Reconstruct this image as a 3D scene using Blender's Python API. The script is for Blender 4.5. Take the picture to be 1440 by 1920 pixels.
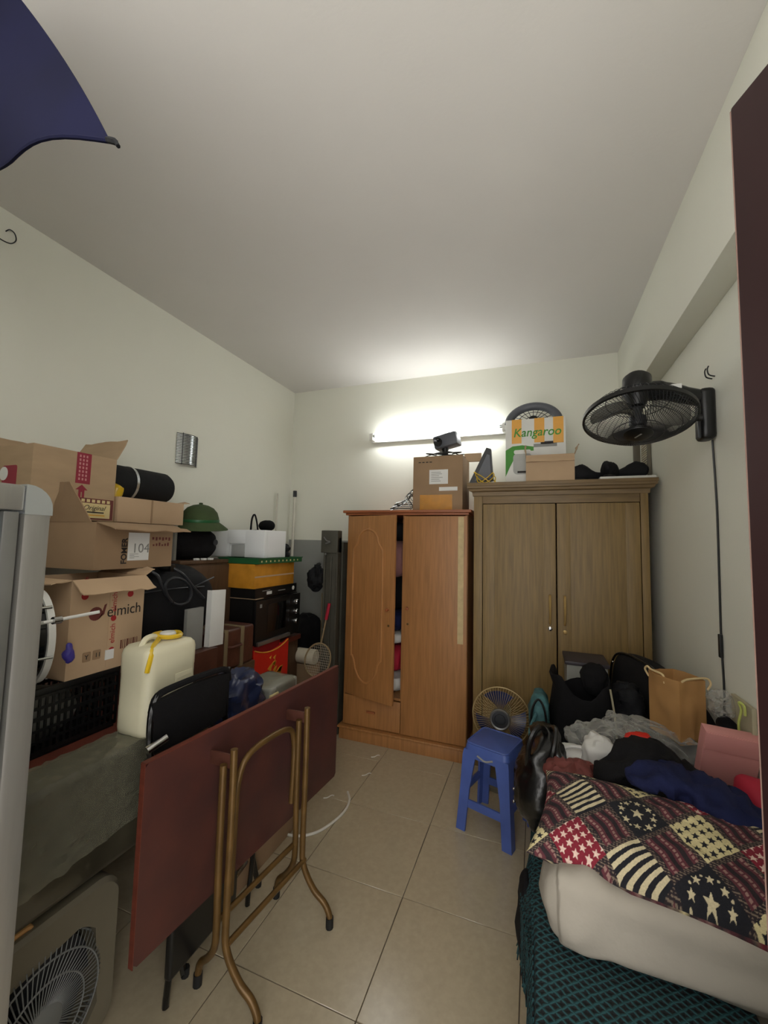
import bpy, bmesh, math, random
import numpy as np
from mathutils import Vector, Matrix, noise, Euler

for _o in list(bpy.data.objects): bpy.data.objects.remove(_o)
S = bpy.context.scene
COL = S.collection
rng = random.Random(7)
PI = math.pi
V = Vector

# ------------------------------------------------------------ camera, light, exposure
cam_d = bpy.data.cameras.new('camera'); cam = bpy.data.objects.new('camera', cam_d); COL.objects.link(cam)
cam_d.sensor_fit = 'HORIZONTAL'; cam_d.sensor_width = 36.0; cam_d.lens = 18.956; cam_d.clip_start = 0.02
_r, _u, _f = V((.93666, .34954, .02199)), V((.00572, -.07803, .99693)), V((-.35018, .93367, .07508))
cam.matrix_world = Matrix(((_r.x, _u.x, -_f.x, 0), (_r.y, _u.y, -_f.y, 0), (_r.z, _u.z, -_f.z, 1.5657), (0, 0, 0, 1)))
S.camera = cam
S.view_settings.view_transform = 'Standard'; S.view_settings.look = 'None'
S.view_settings.gamma = 1.0; S.view_settings.use_curve_mapping = False
S.view_settings.exposure = 0.0
TUBE_POWER = 42.0
WORLD_FILL = 4.2  # even world fill added to brighten the room through the front openings
wd = bpy.data.worlds.new('world'); S.world = wd; wd.use_nodes = True
wd.node_tree.nodes['Background'].inputs[0].default_value = (1.0, .975, .94, 1)
wd.node_tree.nodes['Background'].inputs[1].default_value = WORLD_FILL

# ------------------------------------------------------------ materials
def lin(c):
    c = c / 255.0
    return c / 12.92 if c <= .04045 else ((c + .055) / 1.055) ** 2.4
def rgb(t): return (lin(t[0]), lin(t[1]), lin(t[2]), 1.0)
def mat(name, col, rough=.6, metal=0., var=.12, scale=6., bump=0., bscale=60., grain=None, spec=.5, col2=None,
        transm=0., coat=0., stretch=None, sheen=0., emit=None, estr=0., detail=4., attr=None, thresh=None):
    m = bpy.data.materials.new(name); m.use_nodes = True
    nt = m.node_tree; N = nt.nodes; L = nt.links; b = N['Principled BSDF']
    b.inputs['Roughness'].default_value = rough; b.inputs['Metallic'].default_value = metal
    b.inputs['Specular IOR Level'].default_value = spec
    b.inputs['Transmission Weight'].default_value = transm
    b.inputs['Coat Weight'].default_value = coat
    b.inputs['Sheen Weight'].default_value = sheen
    tc = N.new('ShaderNodeTexCoord'); mp = N.new('ShaderNodeMapping'); L.new(tc.outputs['Object'], mp.inputs['Vector'])
    if stretch: mp.inputs['Scale'].default_value = stretch
    c1 = rgb(col); c2 = rgb(col2) if col2 else tuple(x * (1 - var * 1.6) for x in c1[:3]) + (1,)
    nz = N.new('ShaderNodeTexNoise'); nz.inputs['Scale'].default_value = scale; nz.inputs['Detail'].default_value = detail
    L.new(mp.outputs['Vector'], nz.inputs['Vector'])
    rp = N.new('ShaderNodeValToRGB')
    lo, hi = thresh if thresh else (.32, .68)
    rp.color_ramp.elements[0].position = lo; rp.color_ramp.elements[1].position = hi
    rp.color_ramp.elements[0].color = c2; rp.color_ramp.elements[1].color = c1
    L.new(nz.outputs['Fac'], rp.inputs['Fac'])
    out = rp.outputs['Color']
    if attr:
        at = N.new('ShaderNodeAttribute'); at.attribute_name = attr
        mx = N.new('ShaderNodeMixRGB'); mx.blend_type = 'MULTIPLY'; mx.inputs[0].default_value = 1.0
        rp.color_ramp.elements[0].color = (.8, .8, .8, 1); rp.color_ramp.elements[1].color = (1, 1, 1, 1)
        L.new(at.outputs['Color'], mx.inputs[1]); L.new(out, mx.inputs[2]); out = mx.outputs['Color']
    L.new(out, b.inputs['Base Color'])
    if bump:
        n2 = N.new('ShaderNodeTexNoise'); n2.inputs['Scale'].default_value = bscale; n2.inputs['Detail'].default_value = 3
        L.new(mp.outputs['Vector'], n2.inputs['Vector'])
        bp = N.new('ShaderNodeBump'); bp.inputs['Strength'].default_value = bump; bp.inputs['Distance'].default_value = .01
        L.new(n2.outputs['Fac'], bp.inputs['Height']); L.new(bp.outputs['Normal'], b.inputs['Normal'])
    if emit:
        b.inputs['Emission Color'].default_value = emit + (1,) if len(emit) == 3 else emit
        b.inputs['Emission Strength'].default_value = estr
    return m
def knitmat(name, col, dark, sc):
    m = bpy.data.materials.new(name); m.use_nodes = True
    nt = m.node_tree; N = nt.nodes; L = nt.links; b = N['Principled BSDF']; b.inputs['Roughness'].default_value = .9
    tc = N.new('ShaderNodeTexCoord'); outs = []
    for sg in (1, -1):
        mp = N.new('ShaderNodeMapping'); mp.inputs['Rotation'].default_value = (0, 0, sg * .9); L.new(tc.outputs['Object'], mp.inputs['Vector'])
        w = N.new('ShaderNodeTexWave'); w.inputs['Scale'].default_value = sc; w.inputs['Distortion'].default_value = 1.6; w.inputs['Detail'].default_value = 2; w.inputs['Detail Scale'].default_value = 3
        L.new(mp.outputs['Vector'], w.inputs['Vector']); outs.append(w.outputs['Fac'])
    mx = N.new('ShaderNodeMath'); mx.operation = 'MAXIMUM'; L.new(outs[0], mx.inputs[0]); L.new(outs[1], mx.inputs[1])
    rp = N.new('ShaderNodeValToRGB'); rp.color_ramp.elements[0].position = .55; rp.color_ramp.elements[1].position = .9
    rp.color_ramp.elements[0].color = rgb(dark); rp.color_ramp.elements[1].color = rgb(col); L.new(mx.outputs[0], rp.inputs[0]); L.new(rp.outputs[0], b.inputs['Base Color'])
    bp = N.new('ShaderNodeBump'); bp.inputs['Strength'].default_value = .8; bp.inputs['Distance'].default_value = .01; L.new(mx.outputs[0], bp.inputs['Height']); L.new(bp.outputs[0], b.inputs['Normal'])
    return m
def clearmat(name, col, fac=.3, rough=.2, bump=.5, bscale=20):
    """thin clear plastic / glass: mostly see-through with a glossy skin"""
    m = bpy.data.materials.new(name); m.use_nodes = True
    nt = m.node_tree; N = nt.nodes; L = nt.links; b = N['Principled BSDF']
    b.inputs['Base Color'].default_value = rgb(col); b.inputs['Roughness'].default_value = rough
    tr = N.new('ShaderNodeBsdfTransparent'); mx = N.new('ShaderNodeMixShader')
    lw = N.new('ShaderNodeLayerWeight'); lw.inputs[0].default_value = .3
    nz = N.new('ShaderNodeTexNoise'); nz.inputs['Scale'].default_value = bscale; nz.inputs['Detail'].default_value = 5
    tc = N.new('ShaderNodeTexCoord'); L.new(tc.outputs['Object'], nz.inputs['Vector'])
    bp = N.new('ShaderNodeBump'); bp.inputs['Strength'].default_value = bump; bp.inputs['Distance'].default_value = .01
    L.new(nz.outputs['Fac'], bp.inputs['Height']); L.new(bp.outputs['Normal'], b.inputs['Normal']); L.new(bp.outputs['Normal'], lw.inputs['Normal'])
    ad = N.new('ShaderNodeMath'); ad.operation = 'ADD'; ad.inputs[1].default_value = fac; ad.use_clamp = True
    L.new(lw.outputs['Facing'], ad.inputs[0])
    L.new(ad.outputs[0], mx.inputs[0]); L.new(tr.outputs[0], mx.inputs[1]); L.new(b.outputs[0], mx.inputs[2])
    L.new(mx.outputs[0], N['Material Output'].inputs[0])
    return m

M = dict(
 wall=mat('wall_paint', (229, 229, 216), .85, var=.02, scale=1.3, bump=.04, bscale=40),
 ceil=mat('ceiling_paint', (222, 219, 214), .9, var=.03, scale=1.0, bump=.05, bscale=60),
 dado=mat('grey_paint', (150, 152, 148), .7, var=.08, scale=5),
 tile=mat('floor_tile', (182, 169, 143), .23, var=.06, scale=45, spec=.8, detail=6),
 grout=mat('grout', (92, 82, 68), .9),
 w1=mat('cherry_veneer', (170, 118, 68), .46, var=.16, scale=5, stretch=(14, 14, .9), detail=6, bump=.05, bscale=20),
 w1m=mat('moulding_highlight', (180, 126, 74), .42),  # veneer colour lightened to paint highlights onto the bead
 w1d=mat('cherry_trim', (160, 92, 52), .5, var=.18, scale=5, stretch=(1.2, 10, 10)),
 w2=mat('oak_veneer', (138, 112, 66), .5, var=.2, scale=5, stretch=(16, 16, .8), detail=7, bump=.08, bscale=24),
 w2d=mat('oak_trim', (130, 106, 70), .5, var=.2, scale=5, stretch=(1., 14, 14)),
 dark=mat('dark_inside', (26, 22, 20), .9),
 tape=mat('masking_tape', (206, 182, 132), .5, var=.15, scale=20),
 card=mat('cardboard', (176, 150, 118), .85, var=.07, scale=6, bump=.05, bscale=90, stretch=(1, 1, 4)),
 card2=mat('pale_cardboard', (188, 160, 128), .85, var=.06, scale=6),
 card3=mat('brown_cardboard', (156, 128, 98), .85, var=.08, scale=6),
 cardin=mat('cardboard_inside', (150, 118, 84), .9, var=.08),
 gold=mat('packing_tape', (206, 142, 44), .25, var=.2, scale=9, bump=.2, bscale=12, coat=.4),
 orange=mat('orange_tape', (236, 172, 60), .35, var=.1),
 paper=mat('white_paper', (226, 226, 222), .7, var=.03),
 white=mat('white_plastic', (226, 226, 220), .45, var=.03),
 foam=mat('white_foam', (232, 234, 234), .75, var=.02, bump=.06, bscale=220),
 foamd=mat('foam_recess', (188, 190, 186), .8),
 can=mat('jerrycan_plastic', (222, 216, 186), .42, var=.06, scale=5, bump=.06, bscale=9),
 yellow=mat('yellow_tape', (222, 184, 40), .3, var=.15),
 maroonp=mat('maroon_print', (150, 42, 60), .7), pinkp=mat('pink_print', (206, 140, 140), .7),
 redp=mat('red_print', (168, 36, 40), .6), inkp=mat('black_print', (40, 34, 30), .7), creamp=mat('cream_print', (226, 206, 150), .7),
 brownp=mat('brown_print', (110, 52, 46), .7), greenp=mat('green_print', (72, 152, 52), .6), greyp=mat('grey_print', (150, 150, 146), .7), goldp=mat('gold_print', (226, 168, 60), .45),
 blackfab=mat('black_fabric', (17, 16, 18), .9, var=.2, scale=30, bump=.25, bscale=260, spec=.25),
 blackcanvas=mat('black_canvas', (18, 19, 23), .75, spec=.3, var=.2, scale=12, bump=.2, bscale=200),
 leather=mat('black_leather', (14, 14, 14), .28, var=.2, scale=12, bump=.25, bscale=30, spec=.6),
 blackpl=mat('black_plastic', (16, 17, 18), .38, var=.1), blackgl=mat('black_glass', (12, 13, 15), .07, var=.05),
 blackpl2=mat('grey_black_plastic', (38, 40, 44), .42, var=.1),
 chrome=mat('chrome', (205, 205, 205), .16, 1.0, var=.05),greypl=mat('mid_grey_plastic', (92, 95, 102), .45, var=.12),
handlebrass=mat('handle_brass', (196, 164, 104), .35, .5, var=.1),
 steel=mat('dull_steel', (150, 150, 148), .4, .8, var=.15),
 alu=mat('aluminium', (168, 166, 160), .4, .75, var=.06, scale=8, stretch=(8, 8, .6)),
 greyback=mat('cabinet_back', (58, 68, 70), .4, var=.15, scale=3),
 greendk=mat('helmet_felt', (64, 80, 46), .95, var=.15, scale=14, bump=.1, bscale=200),
 tray=mat('green_plastic', (38, 98, 56), .4, var=.12),
 maroon=mat('maroon_board', (84, 46, 40), .45, var=.25, scale=7, bump=.05, bscale=18, col2=(66, 38, 36)),
 brass=mat('bronze_tube', (112, 84, 44), .42, .35, var=.2, scale=14), rubber=mat('black_rubber', (18, 18, 18), .7),
 redwood=mat('red_wood', (112, 54, 40), .5, var=.2, scale=6, stretch=(1, 1, 8)),
 brownwood=mat('brown_wood', (96, 70, 48), .6, var=.2, scale=6, stretch=(8, 8, 1)),
 suitcase=mat('brown_leather', (86, 48, 36), .45, var=.25, scale=14, bump=.12, bscale=40), strap=mat('tan_strap', (128, 112, 84), .6),
 olive=mat('olive_steel', (86, 84, 74), .55, .3, var=.2, scale=5),
 beigepl=mat('beige_plastic', (108, 101, 84), .5, var=.12, scale=5), grillegrey=mat('grey_grille', (120, 122, 120), .5, var=.1),
 cream=mat('cream_plastic', (216, 208, 186), .5, var=.05), bluestool=mat('blue_plastic', (74, 96, 166), .45, var=.1, scale=10),
 navy=mat('navy_cloth', (28, 34, 72), .9, spec=.25, var=.2, scale=8, bump=.2, bscale=160),
 navypl=mat('navy_plastic', (40, 48, 78), .3, var=.2, scale=10, bump=.4, bscale=14),
 navyfl=mat('dark_blue_cloth', (14, 16, 48), .9, spec=.2, var=.25, scale=3),
 red=mat('red_foil', (214, 34, 26), .35, var=.08), redcl=mat('crimson_cloth', (176, 24, 52), .7, var=.08),
 duvet=mat('white_duvet', (164, 157, 145), .95, spec=.2, var=.07, scale=4, bump=.35, bscale=22),
 tealbag=mat('teal_fabric', (64, 112, 116), .7, var=.35, scale=26, bump=.3, bscale=30),
 bedwood=mat('bed_wood', (176, 146, 104), .6, var=.12, scale=5, stretch=(6, 1, 6)), mattress=mat('mattress_ticking', (150, 142, 128), .9),
 kraft=mat('kraft_paper', (184, 138, 84), .7, var=.1, scale=6, bump=.15, bscale=14),
 rope=mat('cream_rope', (222, 196, 146), .8), pink=mat('pink_board', (206, 142, 138), .6, var=.05),
 door=mat('door_wood', (44, 22, 23), .55, spec=.3, var=.12, scale=4, stretch=(6, 6, .8)), doorhl=mat('door_edge_highlight', (150, 120, 108), .6),
 starpr=mat('woven_print', (255, 255, 255), .92, attr='print', scale=200, bump=.3, bscale=300),
 wire=mat('fan_wire', (34, 35, 38), .4, var=.1), cone=mat('beige_wire', (186, 164, 118), .4, .3),
 bladeblue=mat('blue_blade', (26, 42, 90), .3, var=.1),
 greyfoil=mat('grey_wrap', (72, 67, 54), .3, var=.35, scale=5, bump=.45, bscale=5, coat=.8),
 greybox=mat('grey_box', (146, 146, 138), .6, var=.12), lidk=mat('slate_lid', (62, 56, 62), .5),
 pvc=mat('white_pvc', (218, 214, 200), .4), cable=mat('white_cable', (220, 216, 204), .45),
 ribbon=mat('purple_ribbon', (66, 56, 150), .4), bamboo=mat('bamboo', (160, 140, 104), .5),
 silver=mat('silver_metal', (205, 210, 212), .22, .8, var=.04), tubewhite=mat('batten_white', (232, 234, 230), .5),
 lamp=mat('tube_glow', (255, 255, 255), .4, emit=(.97, .99, 1.), estr=TUBE_POWER),
 matroll=mat('black_foam', (27, 28, 30), .9, spec=.3, var=.15, scale=20, bump=.1, bscale=140),
 pinkcl=mat('dusty_pink_cloth', (150, 106, 104), .85), whitecl=mat('white_cloth', (214, 212, 206), .85),
 ltgreen=mat('lime_cord', (196, 206, 110), .5), khaki=mat('khaki_cloth', (176, 168, 140), .85),
)
M['teal'] = knitmat('teal_knit', (32, 76, 80), (7, 15, 18), 17.0)
M['clear'] = clearmat('clear_plastic', (200, 200, 194), .06, .16, .9, 16)
M['cling'] = clearmat('cling_film', (132, 130, 112), .12, .16, .45, 5)
M['blade'] = clearmat('smoky_blade', (60, 64, 68), .18, .25, .02, 4)
M['glass'] = clearmat('cabinet_glass', (120, 130, 132), .25, .06, .02, 3)

# ------------------------------------------------------------ mesh building
def fr(o, u, v):
    u = V(u).normalized(); v = V(v); v = (v - u * v.dot(u)).normalized(); n = u.cross(v)
    o = V(o)
    return Matrix(((u.x, v.x, n.x, o.x), (u.y, v.y, n.y, o.y), (u.z, v.z, n.z, o.z), (0, 0, 0, 1)))
def PX(x, y, z): return fr((x, y, z), (0, 1, 0), (0, 0, 1))      # face looking at +X
def NY(y, x, z): return fr((x, y, z), (1, 0, 0), (0, 0, 1))      # face looking at -Y
def PZ(z, x, y): return fr((x, y, z), (1, 0, 0), (0, 1, 0))
def T(x, y, z): return Matrix.Translation((x, y, z))
def RX(d): return Matrix.Rotation(math.radians(d), 4, 'X')
def RY(d): return Matrix.Rotation(math.radians(d), 4, 'Y')
def RZ(d): return Matrix.Rotation(math.radians(d), 4, 'Z')
class MB:
    def __init__(s): s.bm = bmesh.new()
    def box(s, lo, hi, bev=0., m=None, seg=2):
        g = bmesh.ops.create_cube(s.bm, size=1.0); vs = g['verts']
        for v in vs:
            v.co = V((lo[i] + (hi[i] - lo[i]) * (v.co[i] + .5) for i in range(3)))
        if bev:
            es = list({e for v in vs for e in v.link_edges})
            r = bmesh.ops.bevel(s.bm, geom=es, offset=bev, segments=seg, affect='EDGES', profile=.6)
            vs = list({v for f in r['faces'] for v in f.verts} | {v for v in vs if v.is_valid})
        if m is not None: bmesh.ops.transform(s.bm, matrix=m, verts=vs)
        return s
    def tube(s, pts, r, seg=8, closed=False):
        pts = [V(p) for p in pts]; n = len(pts); rs = r if isinstance(r, (list, tuple)) else [r] * n
        tg = []
        for i in range(n):
            a = pts[i - 1] if (i or closed) else pts[0]; b = pts[(i + 1) % n] if (i < n - 1 or closed) else pts[-1]
            tg.append((b - a).normalized())
        ref = V((0, 0, 1)) if abs(tg[0].z) < .9 else V((1, 0, 0))
        nv = tg[0].cross(ref).normalized(); rings = []
        for i in range(n):
            nv = (nv - tg[i] * nv.dot(tg[i])).normalized(); bv = tg[i].cross(nv)
            rings.append([s.bm.verts.new(pts[i] + (nv * math.cos(2 * PI * k / seg) + bv * math.sin(2 * PI * k / seg)) * rs[i]) for k in range(seg)])
        for i in range(n if closed else n - 1):
            a, b = rings[i], rings[(i + 1) % n]
            for k in range(seg): s.bm.faces.new((a[k], a[(k + 1) % seg], b[(k + 1) % seg], b[k]))
        if not closed:
            s.bm.faces.new(rings[0][::-1]); s.bm.faces.new(rings[-1])
        return s
    def lathe(s, prof, m=Matrix(), seg=24):
        rings = []
        for (r, z) in prof:
            if r < 1e-6: rings.append([s.bm.verts.new(m @ V((0, 0, z)))])
            else: rings.append([s.bm.verts.new(m @ V((r * math.cos(2 * PI * k / seg), r * math.sin(2 * PI * k / seg), z))) for k in range(seg)])
        for a, b in zip(rings, rings[1:]):
            for k in range(seg):
                k2 = (k + 1) % seg
                if len(a) == 1 and len(b) == 1: continue
                if len(a) == 1: s.bm.faces.new((a[0], b[k], b[k2]))
                elif len(b) == 1: s.bm.faces.new((a[k], b[0], a[k2]))
                else: s.bm.faces.new((a[k], a[k2], b[k2], b[k]))
        return s
    def prism(s, poly, d, m=Matrix()):
        a = [s.bm.verts.new(m @ V((x, y, 0))) for x, y in poly]; b = [s.bm.verts.new(m @ V((x, y, d))) for x, y in poly]
        n = len(poly); s.bm.faces.new(a[::-1]); s.bm.faces.new(b)
        for i in range(n): s.bm.faces.new((a[i], a[(i + 1) % n], b[(i + 1) % n], b[i]))
        return s
    def loft(s, rings, closed=True, cap=True):
        vs = [[s.bm.verts.new(V(p)) for p in r] for r in rings]; n = len(vs[0])
        for a, b in zip(vs, vs[1:]):
            for k in range(n if closed else n - 1): s.bm.faces.new((a[k], a[(k + 1) % n], b[(k + 1) % n], b[k]))
        if cap and closed: s.bm.faces.new(vs[0][::-1]); s.bm.faces.new(vs[-1])
        return s
    def sheet(s, f, nu, nv, th=.002):
        """open sheet with real thickness; f(u,v) -> point, u,v in 0..1"""
        P = [[V(f(i / nu, j / nv)) for j in range(nv + 1)] for i in range(nu + 1)]
        top, bot = [], []
        for i in range(nu + 1):
            a, b = [], []
            for j in range(nv + 1):
                du = P[min(i + 1, nu)][j] - P[max(i - 1, 0)][j]; dv = P[i][min(j + 1, nv)] - P[i][max(j - 1, 0)]
                n = du.cross(dv); n = n.normalized() if n.length > 1e-9 else V((0, 0, 1))
                a.append(s.bm.verts.new(P[i][j] + n * th / 2)); b.append(s.bm.verts.new(P[i][j] - n * th / 2))
            top.append(a); bot.append(b)
        F = s.bm.faces.new
        for i in range(nu):
            for j in range(nv):
                F((top[i][j], top[i + 1][j], top[i + 1][j + 1], top[i][j + 1])); F((bot[i][j], bot[i][j + 1], bot[i + 1][j + 1], bot[i + 1][j]))
        for i in range(nu):
            F((top[i][0], bot[i][0], bot[i + 1][0], top[i + 1][0])); F((top[i][nv], top[i + 1][nv], bot[i + 1][nv], bot[i][nv]))
        for j in range(nv):
            F((top[0][j], top[0][j + 1], bot[0][j + 1], bot[0][j])); F((top[nu][j], bot[nu][j], bot[nu][j + 1], top[nu][j + 1]))
        return s
    def blob(s, c, h, n=(2.6, 2.6), amp=0., freq=5., seed=0, seg=(40, 22), m=None, flat=None, ridge=False, shape=None):
        """soft closed body: superellipsoid with half sizes h, creased by noise; flat = floor height it rests on"""
        nu, nv = seg; c = V(c); off = V((seed * 7.3, seed * 3.1, seed * 1.7))
        def sp(x, p): return math.copysign(abs(x) ** (2 / p), x)
        rows = []
        for j in range(nv + 1):
            ph = -PI / 2 + PI * j / nv; row = []
            for i in range(1 if j in (0, nv) else nu):
                th = 2 * PI * i / nu
                q = V((h[0] * sp(math.cos(th), n[0]) * sp(math.cos(ph), n[1]), h[1] * sp(math.sin(th), n[0]) * sp(math.cos(ph), n[1]), h[2] * sp(math.sin(ph), n[1])))
                if shape: q = V(shape(q.x / h[0], q.y / h[1], q.z / h[2], q))
                if amp:
                    d = noise.fractal((q + off) * freq, 1.0, 2.0, 3)
                    if ridge: d = .7 - 2.2 * abs(d)
                    dirn = V((q.x / h[0] ** 2, q.y / h[1] ** 2, q.z / h[2] ** 2)); dirn = dirn.normalized() if dirn.length > 0 else V((0, 0, 1))
                    q = q + dirn * d * amp
                q = (m @ q if m is not None else q) + c
                if flat is not None and q.z < flat: q.z = flat + (q.z - flat) * .02
                row.append(s.bm.verts.new(q))
            rows.append(row)
        for a, b in zip(rows, rows[1:]):
            for i in range(nu):
                i2 = (i + 1) % nu
                if len(a) == 1: s.bm.faces.new((a[0], b[i2], b[i]))
                elif len(b) == 1: s.bm.faces.new((a[i], a[i2], b[0]))
                else: s.bm.faces.new((a[i], a[i2], b[i2], b[i]))
        return s
def smooth(pts, k=6, closed=False):
    pts = [V(p) for p in pts]; n = len(pts); out = []
    for i in range(n if closed else n - 1):
        p0 = pts[(i - 1) % n] if (i or closed) else pts[0]; p1 = pts[i]; p2 = pts[(i + 1) % n]
        p3 = pts[(i + 2) % n] if (i + 2 < n or closed) else pts[-1]
        for j in range(k):
            t = j / k
            out.append(.5 * ((2 * p1) + (p2 - p0) * t + (2 * p0 - 5 * p1 + 4 * p2 - p3) * t * t + (3 * p1 - p0 - 3 * p2 + p3) * t ** 3))
    if not closed: out.append(pts[-1])
    return out
def rrect(w, h, r, k=4, cx=0., cy=0.):
    out = []
    for (sx, sy, a0) in ((1, 1, 0), (-1, 1, 90), (-1, -1, 180), (1, -1, 270)):
        for j in range(k + 1):
            a = math.radians(a0 + 90 * j / k)
            out.append((cx + sx * (w / 2 - r) + r * math.cos(a), cy + sy * (h / 2 - r) + r * math.sin(a)))
    return out
WL = {}
def obj(name, mb, m, parent=None, ang=40):
    bm = mb.bm if isinstance(mb, MB) else mb
    bmesh.ops.recalc_face_normals(bm, faces=bm.faces)
    me = bpy.data.meshes.new(name); bm.to_mesh(me); bm.free()
    return place(name, me, m, parent, ang)
def place(name, me, m, parent=None, ang=40):
    n = len(me.vertices); co = np.empty(n * 3); me.vertices.foreach_get('co', co); co = co.reshape(-1, 3)
    lo, hi = co.min(0), co.max(0); base = V(((lo[0] + hi[0]) / 2, (lo[1] + hi[1]) / 2, lo[2]))
    co -= np.array(base); me.vertices.foreach_set('co', co.ravel())
    me.polygons.foreach_set('use_smooth', [True] * len(me.polygons)); me.set_sharp_from_angle(angle=math.radians(ang)); me.update()
    me.materials.append(M[m] if isinstance(m, str) else m)
    o = bpy.data.objects.new(name, me); COL.objects.link(o); WL[o.name] = base
    if parent is not None: o.parent = parent; o.location = base - WL[parent.name]
    else: o.location = base
    return o
def tag(o, label, cat, group=None):
    o['label'] = label; o['category'] = cat
    if group: o['group'] = group
    return o
def thing(name, label, cat, loc, group=None):
    o = bpy.data.objects.new(name, None); COL.objects.link(o); o.location = loc; o.empty_display_size = .05
    WL[o.name] = V(loc); return tag(o, label, cat, group)
def struct(name, mb, m, parent=None, ang=40):
    o = obj(name, mb, m, parent, ang)
    if parent is None: o['kind'] = 'structure'
    return o
def stuff(o): o['kind'] = 'stuff'; return o
def quad(name, F, a, b, m, parent, lift=.0012):
    return obj(name, MB().box((a[0], a[1], 0), (b[0], b[1], lift), m=F), m, parent)
def shape2d(name, F, poly, m, parent, lift=.0014): return obj(name, MB().prism(poly, lift, F), m, parent)
def disc(cx, cy, r, n=20): return [(cx + r * math.cos(2 * PI * k / n), cy + r * math.sin(2 * PI * k / n)) for k in range(n)]
def text(name, F, s, size, m, parent, x=0., y=0., rot=0., shear=0., lift=.0016, sx=1., bold=0.):
    cu = bpy.data.curves.new('lettering', 'FONT'); cu.body = s; cu.size = size; cu.extrude = .0004; cu.shear = shear; cu.resolution_u = 3; cu.offset = bold
    ob = bpy.data.objects.new('lettering', cu); COL.objects.link(ob); dg = bpy.context.evaluated_depsgraph_get()
    me = bpy.data.meshes.new_from_object(ob.evaluated_get(dg)); bpy.data.objects.remove(ob); bpy.data.curves.remove(cu)
    me.transform(F @ T(x, y, lift) @ RZ(rot) @ Matrix.Diagonal((sx, 1, 1, 1))); me.name = name
    return place(name, me, m, parent)
def crumple(seed, amp, freq):
    o = V((seed * 5.1, seed * 2.3, seed * 9.7))
    return lambda p: noise.fractal((V(p) + o) * freq, 1., 2., 3) * amp
def carton(name, label, lo, hi, m='card', flaps=(), inside='cardin', group=None, cat='box', open_top=False, th=.005):
    lo, hi = V(lo), V(hi); t = thing(name, label, cat, ((lo.x + hi.x) / 2, (lo.y + hi.y) / 2, lo.z), group)
    b = MB()
    if open_top:
        b.box(lo, (hi.x, hi.y, lo.z + th)); b.box((lo.x, lo.y, lo.z + th), (lo.x + th, hi.y, hi.z)); b.box((hi.x - th, lo.y, lo.z + th), hi)
        b.box((lo.x + th, lo.y, lo.z + th), (hi.x - th, lo.y + th, hi.z)); b.box((lo.x + th, hi.y - th, lo.z + th), (hi.x - th, hi.y, hi.z))
    else: b.box(lo, hi, .004)
    obj('carton_body', b, m, t)
    for (side, ln, a, *rest) in flaps:
        inset = rest[0] if rest else .0
        f0, f1 = (rest[1], rest[2]) if len(rest) > 2 else (0., 1.)
        a = math.radians(a)
        if side[1] == 'x':
            x = hi.x if side[0] == '+' else lo.x; sg = 1 if side[0] == '+' else -1
            F = fr((x, lo.y, hi.z), (0, 1, 0), (sg * math.sin(a), 0, math.cos(a))); w = hi.y - lo.y
        else:
            y = hi.y if side[0] == '+' else lo.y; sg = 1 if side[0] == '+' else -1
            F = fr((lo.x, y, hi.z), (1, 0, 0), (0, sg * math.sin(a), math.cos(a))); w = hi.x - lo.x
        cz = crumple(len(label) + ln, .012, 11)
        f = MB().sheet(lambda u, v: F @ V(((f0 + (f1 - f0) * u) * w + (v * inset * (1 - 2 * u)), v * ln, cz((u, v, 0)) * v)), 8, 4, th * .8)
        obj('flap', f, m, t)
    return t

# ------------------------------------------------------------ the room
XL, XR, YF, YB, ZC = -2.43, .76, -.04, 3.65, 3.155
fl = struct('floor', MB().box((XL - .1, YF - .15, -.08), (XR + .1, YB + .1, -.004)), 'grout')
for i in range(-4, 3):
    for j in range(-3, 5):
        x0, y0 = -.56 + .5 * i, 1.335 + .5 * j
        x1, y1 = min(x0 + .5, XR), min(y0 + .5, YB); x0, y0 = max(x0, XL), max(y0, YF - .15)
        if x1 - x0 < .01 or y1 - y0 < .01: continue
        obj('floor_tile', MB().box((x0 + .0018, y0 + .0018, -.012), (x1 - .0018, y1 - .0018, 0.), .0012, seg=1), 'tile', fl)
struct('ceiling', MB().box((XL - .1, YF - .15, ZC), (XR + .1, YB + .1, ZC + .1)), 'ceil')
struct('wall_left', MB().box((XL - .1, YF - .15, -.08), (XL, YB + .1, ZC)), 'wall')
struct('wall_right', MB().box((XR, YF - .15, -.08), (XR + .1, YB + .1, ZC)), 'wall')
wb = struct('wall_back', MB().box((XL, YB, -.08), (XR, YB + .1, ZC)), 'wall')
obj('painted_dado', MB().box((XL + .001, YB - .004, 0), (-1.2, YB, 1.575)), 'dado', wb)
fw_ = MB().box((XL, YF - .15, -.08), (-.45, YF, 2.36)); fw_.box((XL, YF - .15, 2.36), (-1.7, YF, ZC)); fw_.box((-1.7, YF - .15, 2.98), (-.45, YF, ZC)); fw_.box((.6, YF - .15, -.08), (XR, YF, ZC)); fw_.box((-.45, YF - .15, 2.25), (.6, YF, 2.36)); fw_.box((-.45, YF - .15, 2.98), (.6, YF, ZC))  # unseen opening above the doorway added to let in more fill
struct('wall_front', fw_, 'wall')
bm_ = struct('trim_1', MB().box((.638, YF, 2.642), (XR, YB, ZC), .004), 'wall'); bm_['label'] = 'painted ceiling beam along the right wall'
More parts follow.
